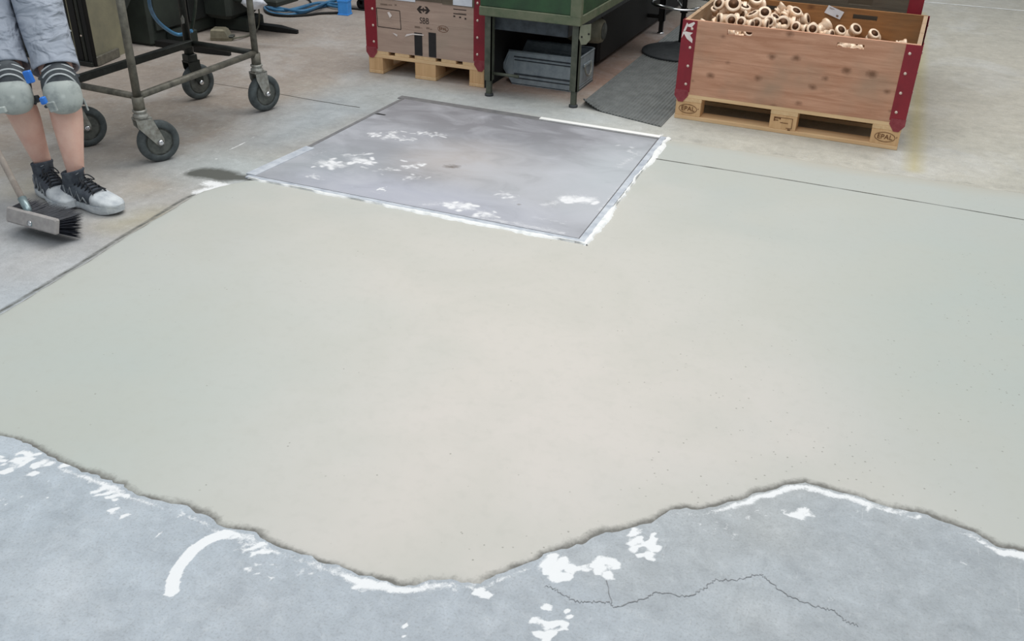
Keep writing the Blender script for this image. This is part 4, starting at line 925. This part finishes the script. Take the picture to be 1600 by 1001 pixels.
# hose looping in front of the machines, pedal, cable, blue hoses, blue post
ho = MB().tube(smooth_pts([G(236, -30, .62), G(233, 0, .50), G(240, 24, .38), G(256, 42, .28), G(278, 54, .21), G(300, 48, .24)], 8), .011, 10).build('air_hose', 'hose')
tag(ho, 'blue air hose drooping in an arc behind the trolley', 'hose')
hg = MB().tube(smooth_pts([G(299, 50, .10), G(303, 28, .22), G(306, 0, .38), G(304, -30, .6)], 8), .010, 10).build('air_hose', 'hose_green')
tag(hg, 'dark green hose hanging straight down behind the rear trolley post', 'hose')
pd_ = empty('foot_pedal', G(348, 62), R_(20), 'cast metal foot switch on the floor behind the trolley', 'pedal')
s = MB(); s.loft([[(-.075, -.04, 0), (.075, -.04, 0), (.075, .04, 0), (-.075, .04, 0)], [(-.075, -.04, .02), (.08, -.04, .02), (.08, .04, .02), (-.075, .04, .02)]], True, False); s.build('base', 'alu', pd_)
s = MB(); s.loft([[(-.07, -.05, .02), (.06, -.05, .02), (.06, .05, .02), (-.07, .05, .02)], [(-.066, -.046, .07), (.035, -.046, .07), (.035, .046, .07), (-.066, .046, .07)], [(-.055, -.036, .082), (.02, -.036, .082), (.02, .036, .082), (-.055, .036, .082)]], True, False); s.build('hood', 'alu', pd_)
MB().box((-.02, -.034, .024), (.085, .034, .034), .004).build('treadle', 'hub', pd_)
cb = MB().tube(smooth_pts([G(364, 60, .02), G(385, 56, .01), G(398, 50, .01), G(404, 40, .04), G(405, 22, .14), G(402, 2, .26), G(398, -12, .34), PL(390, -20, 5.6)], 8), .006, 8).build('cable', 'cable')
tag(cb, 'grey cable looping from the foot switch up beside the right trolley post', 'cable')
rg_ = MB(); nP = 14; vs = []; base = G(398, 4, .30)
for i in range(5):
    for j in range(nP):
        a = 2*math.pi*j/nP; r_ = (.012+.05*math.sin(math.pi*(i+.6)/5.2))*(1+.3*math.sin(3*a+i)); vs.append(base+Vector((math.cos(a)*r_*1.3, math.sin(a)*r_, -.035+.02*i+.008*math.sin(2*a+i*2))))
rg_.loft([vs[i*nP:(i+1)*nP] for i in range(5)]); o = rg_.build('cleaning_rag', 'paper'); tag(o, 'crumpled white rag on the machine flange beside the right trolley post', 'rag')
bx(mb_, O1, 'flange', (-4.52, 5.66, .22), (-4.14, 5.94, .262), 'blackgreen', .01)
bh = empty('hose_coil', G(470, 22), 0, 'bundle of blue air hoses lying on the floor beside the bright blue post', 'hose'); hb = G(470, 22)
for i, pts in enumerate(([(425, 4), (414, 14), (424, 23), (450, 26), (475, 22), (498, 14), (524, 9), (545, 6)], [(430, 8), (418, 15), (428, 21), (452, 22), (472, 18), (495, 11), (515, 11), (545, 15)], [(418, 0), (417, 12), (440, 21), (462, 18), (480, 13), (500, 9), (520, 14), (540, 17)], [(433, 2), (424, 12), (436, 20), (470, 25), (492, 20), (512, 11), (535, 7)])):
    P_ = [G(x, y)+Vector((0, 0, .014+.012*(i % 2)+.004*i))-hb for x, y in pts]; MB().tube(smooth_pts(P_, 6), .012, 8).build('hose_loop', 'hose' if i != 2 else 'hose', bh)
bk = MB().tube(smooth_pts([G(x, y)+Vector((0, 0, .010)) for x, y in ((413, 14), (417, 21), (430, 25.5), (455, 27), (485, 25), (500, 23), (530, 22))], 6), .010, 8).build('cable', 'black'); tag(bk, 'black cable lying along the front of the blue hose bundle', 'cable')
bk = MB().tube(smooth_pts([G(x, y)+Vector((0, 0, .010)) for x, y in ((440, -6), (470, -2), (482, 1), (486, 6))], 6), .008, 8).build('cable', 'black'); tag(bk, 'black cable end curling behind the blue hose bundle', 'cable')
p_ = G(419, 2); dr = empty('blue_drum', (p_.x, p_.y+.12, 0), 0, 'dark blue drum standing behind the grey cable and blue hoses', 'drum')
MB().lathe([(.12, 0), (.125, .01), (.125, .20), (.13, .21), (.125, .22), (.125, .5), (.12, .51)], None, 28).build('shell', 'hose_navy', dr)
p_ = G(535, 24); bp_ = empty('blue_post', (p_.x, p_.y+.04, 0), R_(8), 'bright blue square steel post at the top edge of the photo beside the left crate', 'post')
MB().box((-.042, -.04, 0), (.042, .04, .9), .004).build('column', 'bluepost', bp_); MB().box((-.046, -.045, .0), (.046, .045, .010), .002).build('foot_plate', 'bluepost', bp_); MB().box((-.045, -.043, .10), (.045, .043, .115), .002).build('collar', 'bluepost', bp_)
p_ = G(562, 18); bt = empty('black_truck', (p_.x, p_.y+.05, 0), 0, 'black wedge-shaped truck foot partly hidden behind the left crate', 'truck')
MB().prism([(-.19, .10), (.12, .055), (.12, .14), (-.19, .17)], .10, Matrix.Translation((0, .10, 0))@Matrix.Rotation(R_(90), 4, 'X')).build('arm', 'black', bt)
MB().lathe([(.02, -.02), (.042, -.02), (.042, .02), (.02, .02)], at(-.02, .03, .045, rx=R_(90)), 20).build('roller', 'black', bt); MB().box((-.12, -.015, .0), (.14, .005, .010), .002).build('foot_bar', 'black', bt)
MB().box((-.035, .01, .04), (-.005, .05, .12), .003).build('roller_bracket', 'black', bt)

# ------------------------------------------------------------------ push broom
def frame_from(c, x, zax):
    x = Vector(x).normalized(); z = Vector(zax); z = (z-x*z.dot(x)).normalized(); y = z.cross(x); return Matrix(((x.x, y.x, z.x, c[0]), (x.y, y.y, z.y, c[1]), (x.z, y.z, z.z, c[2]), (0, 0, 0, 1)))
BC = G(51, 344, .085); XA = G(97, 356.5, .083)-G(6, 332, .087)
NB = Vector((.06, -.95, .30))
br = empty('push_broom', (BC.x, BC.y, 0), 0, 'push broom with grey wooden head and black bristles in front of the worker', 'broom')
TB = Matrix.Translation((-BC.x, -BC.y, 0))@frame_from(BC, XA, NB)      # local z = top of the head
def bb(mb, name, m, par=br):
    o = mb.build(name, m, par); o.data.transform(TB); return o
hw, hd_ = .134, .031
hbk = bb(MB().box((-hw, -hd_, -.012), (hw, hd_, .012), .006), 'head', 'broomwood')
s = MB(); r = random.Random(3)
tipz = None
for i in range(26):
    for j in range(9):
        for k in range(7):
            x = -hw*.93+2*hw*.93*(i+r.uniform(-.4, .4))/25; y = -hd_*.8+2*hd_*.8*(j+r.uniform(-.4, .4))/8
            sp = .24*(x/hw)+.10; L = .104+r.uniform(-.003, .003)-.012*(x/hw)**2
            tip = Vector((x+L*sp+r.uniform(-.003, .003), y+(.35*y/hd_+.05)*L*1.0+r.uniform(-.003, .003), -.012-L)); base = Vector((x, y, -.010)); mid_ = (base+tip)/2+Vector((0, 0, -.004)); w = .0013
            s.add([base+Vector((w, 0, 0)), base+Vector((-w, w, 0)), base+Vector((-w, -w, 0)), mid_+Vector((w, 0, 0)), mid_+Vector((-w, w, 0)), mid_+Vector((-w, -w, 0)), tip], [(0, 1, 4, 3), (1, 2, 5, 4), (2, 0, 3, 5), (3, 4, 6), (4, 5, 6), (5, 3, 6)])
bo = bb(s, 'bristles', 'bristle'); bo['kind'] = 'stuff'
zz = [v.co.z for v in bo.data.vertices]; 
for v in bo.data.vertices:
    if v.co.z < .0045: v.co.z = .0045
S0 = BC+Vector((TB.col[2][:3]))*.012; S0 = S0+XA.normalized()*.0
HT = (G(0, 245, .26)-G(38, 318, .11)).normalized()
sk0 = G(47, 334, .100); sk1 = sk0+HT*.075; E = Vector((BC.x, BC.y, 0))
MB().tube([sk0-E, sk0+HT*.02-E, sk1-E], [.009, .015, .017], 14).build('socket', 'socket', br)
MB().tube([sk1-HT*.01-E, sk1+HT*1.25-E], .0125, 14).build('handle', 'stick', br)
bb(MB().lathe([(.012, .012), (.011, .015), (.0001, .017)], at(-.002, -.012, 0), 10), 'screw', 'chrome')
bb(MB().box((-.014, -.022, .012), (.012, -.006, .0135), .0005), 'clip', 'socket')

# ------------------------------------------------------------------ worker (lower body; the photo shows nothing above the thighs)
pn = empty('person', (-3.20, 2.80, 0), 0, 'worker in pale grey shorts, grey knee pads and dusty work shoes standing with a broom', 'person')
PO = Vector((-3.20, 2.80, 0))
A1, K1 = G(119, 272, .13), G(97, 143, .475)
A2, K2 = G(70, 260, .13), G(20, 143, .485)
H1 = K1+(G(58, 0, .80)-K1)*1.30; H2 = K2+(G(-22, 0, .80)-K2)*1.30
def skin_legs():
    me = bpy.data.meshes.new('body'); pel = (H1+H2)/2+Vector((0, 0, .05)); wst = pel+Vector((-.02, .02, .12))
    c1 = A1.lerp(K1, .72)+Vector((-.016, .018, 0)); c2 = A2.lerp(K2, .72)+Vector((-.016, .018, 0))
    f1 = A1+Vector((.0, -.01, -.08)); f2 = A2+Vector((.0, -.0, -.08))
    V = [pel, wst, H1, K1.lerp(H1, .5), K1, c1, A1.lerp(K1, .28), A1, f1, H2, K2.lerp(H2, .5), K2, c2, A2.lerp(K2, .28), A2, f2]
    Rr = [.12, .13, .095, .080, .062, .071, .048, .035, .034, .095, .080, .062, .071, .048, .035, .034]
    Ed = [(0, 1), (0, 2), (2, 3), (3, 4), (4, 5), (5, 6), (6, 7), (7, 8), (0, 9), (9, 10), (10, 11), (11, 12), (12, 13), (13, 14), (14, 15)]
    me.from_pydata([v-PO for v in V], Ed, []); o = bpy.data.objects.new('body', me); COL.objects.link(o)
    md = o.modifiers.new('s', 'SKIN'); o.modifiers.new('u', 'SUBSURF').levels = 2; o.modifiers['u'].render_levels = 2
    lay = me.skin_vertices[0] if me.skin_vertices else None
    if lay is None:
        bpy.context.view_layer.objects.active = o; bpy.ops.mesh.customdata_skin_add() if hasattr(bpy.ops.mesh, 'customdata_skin_add') else None; lay = me.skin_vertices[0]
    for i, r_ in enumerate(Rr): lay.data[i].radius = (r_, r_)
    lay.data[0].use_root = True
    bpy.context.view_layer.update(); m2 = bpy.data.meshes.new_from_object(o.evaluated_get(bpy.context.evaluated_depsgraph_get())); m2.name = 'body'
    bpy.data.objects.remove(o); m2.materials.clear(); m2.materials.append(M['skin'])
    for p in m2.polygons: p.use_smooth = True
    b = bpy.data.objects.new('body', m2); COL.objects.link(b); b.parent = pn
skin_legs()
def ringv(c, ax, rx, ry, n=28, fwd=Vector((.8, -.6, 0)), fold=0., ph=0.):
    ax = Vector(ax).normalized(); u = (fwd-ax*fwd.dot(ax)).normalized(); w = ax.cross(u); out = []
    for k in range(n):
        a = 2*math.pi*k/n; f = 1+fold*(math.sin(3*a+ph)+.6*math.sin(7*a-ph*2.3)); out.append(c+(u*math.cos(a)*rx*f+w*math.sin(a)*ry*f)-PO)
    return out
def trouser(K, H, seed):
    s = MB(); rings = []; r = random.Random(seed); n = 22; ax = H-K
    for i in range(n+1):
        t = .175+(.98-.175)*i/n; c = K.lerp(H, t); rad = .084+.016*t+.008*max(0, 1-(t-.175)*9)
        rings.append(ringv(c, ax, rad*(1+.03*math.sin(t*40+seed)), rad*1.0, 40, fold=.018+.012*math.sin(t*23), ph=t*9+seed))
    inner = [[v+(K.lerp(H, .5)-PO-v)*0 for v in rings[0]]]
    lip = ringv(K.lerp(H, .178), ax, .080, .080, 40); up_ = ringv(K.lerp(H, .40), ax, .082, .082, 40)
    s.loft([up_, lip]+rings, False); return s
t1 = trouser(K1, H1, 1); t2 = trouser(K2, H2, 4)
sh = MB()
for t_ in (t1, t2): sh.add(t_.v, t_.f, True)
pel = (H1+H2)/2; sh.loft([ringv(pel+Vector((0, 0, z)), (0, 0, 1), a, b, 40) for z, a, b in ((-.06, .10, .13), (0, .14, .19), (.08, .145, .19), (.16, .13, .17), (.18, .128, .168))], True)
so = sh.build('shorts', 'shorts', pn)
sbm = so.modifiers.new('sub', 'SUBSURF'); sbm.levels = 1; sbm.render_levels = 1
# fabric creases: short raised folds across the thigh
def creases(K, H, seed, n):
    r = random.Random(seed); ax = (H-K).normalized()
    s = MB(); view = Vector((.75, -.66, 0)); side_ = ax.cross(view).normalized()
    return s
MB().tube([v-PO for v in smooth_pts([G(100, 32, .72), G(104, 42, .69), G(111, 49, .67)], 5)], .003, 6).build('drawcord', 'stripe', so)
def kneepad(K, name_seed, fwd, buckle, dz=0.):
    f = Vector(fwd).normalized(); up = Vector((0, 0, 1)); u = f.cross(up).normalized(); up = u.cross(f).normalized(); C = K+f*.012+Vector((0, 0, dz))
    def sph(a, b, cmin, d, off=0., n=20, m=28, pw=1.):
        rings = []
        for i in range(n+1):
            th = math.pi*.5*i/n*1.18; rr = math.sin(min(th, math.pi/2))**pw if th <= math.pi/2 else 1; dd = math.cos(th)
            rings.append([C+f*(off+d*dd)+(u*math.cos(2*math.pi*k/m)*a+up*math.sin(2*math.pi*k/m)*b)*(rr*(1+.0)) - PO for k in range(m)])
        return rings
    C = C+up*.022; s = MB(); s.loft(sph(.074, .108, 0, .060, .004)); C = C-up*.022; pad = recalc(s.build('knee_pad', 'pad_dark', pn))
    s = MB(); rings = []; n, m = 16, 32
    for i in range(n+1):
        th = math.pi*.5*i/n; rr = math.sin(th)**.8; dd = math.cos(th)**.9
        rings.append([C+f*(.024+.058*dd)+up*(-.016)+(u*math.copysign(abs(math.cos(2*math.pi*k/m))**.85, math.cos(2*math.pi*k/m))*.074+up*math.copysign(abs(math.sin(2*math.pi*k/m))**.8, math.sin(2*math.pi*k/m))*.074)*rr-PO for k in range(m)])
    s.loft(rings); recalc(s.build('cap', 'pad', pad))
    for j, (rad, o_) in enumerate(((.080, .046), (.100, .034), (.119, .018))):
        pts = []
        for k in range(15):
            lim = math.degrees(math.acos(min(.92, .060/(rad*.86)))); a = R_(lim+(180-2*lim)*k/14); pts.append(C+f*(o_+.016-.05*(1-math.sin(a))**1.0)+u*math.cos(a)*rad*.86+up*(math.sin(a)*rad*.95-.004-.012*(1-math.sin(a)))-PO)
        MB().tube(pts, .0034, 8).build('stripe', 'stripe', pad)
    for zz_ in (.06, -.055):       # straps round the back of the leg
        pts = [K+Vector((0, 0, dz+zz_))+(u*math.cos(R_(a))*.072-f*(math.sin(R_(a))*.078-.01))-PO for a in range(0, 181, 15)]
        MB().tube(pts, .007, 8).build('strap', 'pad_dark', pad)
    for (px_, py_, z_, m_, sz_) in buckle:
        p = G(px_, py_, z_)-PO; MB().box((-sz_[0], -sz_[1], -sz_[2]), sz_, .003, Matrix.Translation(p)@Matrix.Rotation(R_(20), 4, 'Z')@Matrix.Rotation(R_(-12), 4, 'Y')).build('buckle', m_, pad)
VW = Vector((.72, -.66, .12))
kneepad(K1, 1, Vector((.70, -.62, .22)), [(68, 157, .49, 'buckle', (.010, .012, .014)), (82, 167, .475, 'pad', (.016, .006, .020)), (55, 155, .45, 'pad_dark', (.018, .01, .014)), (134, 163, .42, 'pad', (.004, .004, .028))])
kneepad(K2, 2, Vector((.80, -.72, .22)), [(45, 120, .575, 'buckle', (.015, .010, .024)), (2, 172, .46, 'pad', (.02, .008, .012))])

def shoe(heel, toe, ank, name_seed):
    h = Vector((heel.x, heel.y, 0)); t = Vector((toe.x, toe.y, 0)); ax = (t-h); L = ax.length; ax.normalize(); sd__ = Vector((-ax.y, ax.x, 0))
    TM = Matrix(((ax.x, sd__.x, 0, h.x-PO.x), (ax.y, sd__.y, 0, h.y-PO.y), (0, 0, 1, 0), (0, 0, 0, 1)))@Matrix.Diagonal((L/.30, 1.08, 1.12, 1))
    def sec(x, w, z0, z1, n=24, e=.75, flat=.6):
        out = []
        for k in range(n):
            a = 2*math.pi*k/n; c, s_ = math.cos(a), math.sin(a)
            yy = math.copysign(abs(c)**e, c)*w; zz_ = math.copysign(abs(s_)**(flat if s_ < 0 else .9), s_)
            out.append(TM@Vector((x, yy, (z0+z1)/2+zz_*(z1-z0)/2)))
        return out
    s = MB(); s.loft([sec(*q) for q in ((.002, .020, .03, .060), (.012, .034, .026, .085), (.04, .039, .024, .098), (.08, .041, .024, .100), (.12, .043, .024, .096), (.16, .046, .024, .083), (.20, .049, .024, .068), (.24, .047, .024, .056), (.27, .040, .026, .050), (.290, .026, .028, .044), (.297, .010, .03, .038))])
    up_ = recalc(s.build('shoe', 'shoe', pn))
    # collar round the ankle
    cx = .062; n = 24; rings = []
    for (z, rx, ry, x) in ((.07, .050, .037, .060), (.10, .050, .039, .062), (.125, .047, .040, .064), (.138, .050, .043, .066), (.142, .046, .040, .066), (.128, .040, .034, .064), (.10, .036, .030, .062)):
        rings.append([TM@Vector((x+rx*math.cos(2*math.pi*k/n), ry*math.sin(2*math.pi*k/n), z+.010*math.cos(2*math.pi*k/n)*(1 if z > .11 else 0))) for k in range(n)])
    m_ = MB(); m_.loft(rings, False); recalc(m_.build('collar', 'shoe', up_))
    out = [(.0, .012), (.004, .030), (.03, .040), (.07, .040), (.11, .038), (.15, .043), (.19, .051), (.23, .051), (.265, .043), (.29, .028), (.302, .010)]
    pl = [(x, y) for x, y in out]+[(x, -y) for x, y in out[::-1]]
    m_ = MB(); lo = [TM@Vector((x, y*.94, .003+.012*max(0, (x-.23)/.07)**1.5+(.004 if .1 < x < .15 else 0))) for x, y in pl]; hi = [TM@Vector((x*1.0, y*1.03, .033+.008*max(0, (x-.24)/.06))) for x, y in pl]; mi = [TM@Vector((x, y*1.03, .016+.008*max(0, (x-.24)/.06))) for x, y in pl]
    m_.loft([lo, mi, hi], True, False); recalc(m_.build('sole', 'shoe_toe', up_))
    m_ = MB(); m_.loft([sec(*q) for q in ((.185, .0515, .024, .0765), (.20, .0515, .024, .0715), (.24, .0495, .024, .0600), (.27, .0425, .025, .0535), (.292, .0285, .027, .0475), (.301, .012, .03, .040))]); recalc(m_.build('toe_cap', 'shoe_toe', up_))
    def top(x): return np.interp(x, [.08, .12, .16, .20, .24], [.108, .100, .085, .070, .058])
    m_ = MB(); m_.loft([sec(x, .020, float(top(x))-.02, float(top(x))+(.014 if x < .1 else .008), 16) for x in (.075, .10, .13, .16, .19)]); recalc(m_.build('tongue', 'shoe', up_))
    for i in range(6):
        x = .095+.018*i; z = float(top(x))+.010; sg = 1 if i % 2 else -1
        MB().tube([TM@Vector((x, -.030*1, z-.020)), TM@Vector((x+.005, -.016, z-.002)), TM@Vector((x+.012, .016, z)), TM@Vector((x+.016, .030, z-.021))], .0032, 6).build('lace', 'lace', up_)
    for sg in (-1, 1):
        MB().tube(smooth_pts([TM@Vector((.10, 0, .122)), TM@Vector((.12, .022*sg, .124)), TM@Vector((.145, .030*sg, .106)), TM@Vector((.125, .010*sg, .112)), TM@Vector((.17, .02*sg, .088)), TM@Vector((.195, .034*sg, .074))], 5), .0026, 6).build('lace', 'lace', up_)
    for sg in (-1, 1):            # zig-zag overlays on the flanks
        pts = []
        for i in range(8):
            x = .035+.019*i; zz_ = (.040 if i % 2 else .088-.0016*i*i*.5); w = float(np.interp(x, [.03, .08, .14, .2], [.040, .0425, .0455, .0495])); wz = w*(1.04 if zz_ < .06 else .86)
            pts.append(TM@Vector((x, sg*wz, zz_)))
        MB().tube(pts, .0036, 6).build('overlay', 'shoe_line', up_)
    MB().lathe([(.012, 0), (.012, .003), (.0001, .004)], Matrix.Translation(TM@Vector((.100, -.012, .139)))@Matrix.Rotation(R_(35), 4, 'X'), 14).build('badge', 'shoe_line', up_)
sh1h = Vector((A1.x-.058, A1.y-.022, 0)); sh1t = G(196, 326, .03); sh1t = sh1h+(sh1t-sh1h).normalized()*.305
shoe(sh1h, sh1t, A1, 1)
sh2h = Vector((A2.x-.060, A2.y+.012, 0)); sh2t = G(112, 322, .02); sh2t.z = 0; sh2t = sh2h+(sh2t-sh2h).normalized()*.305
shoe(sh2h, sh2t, A2, 2)
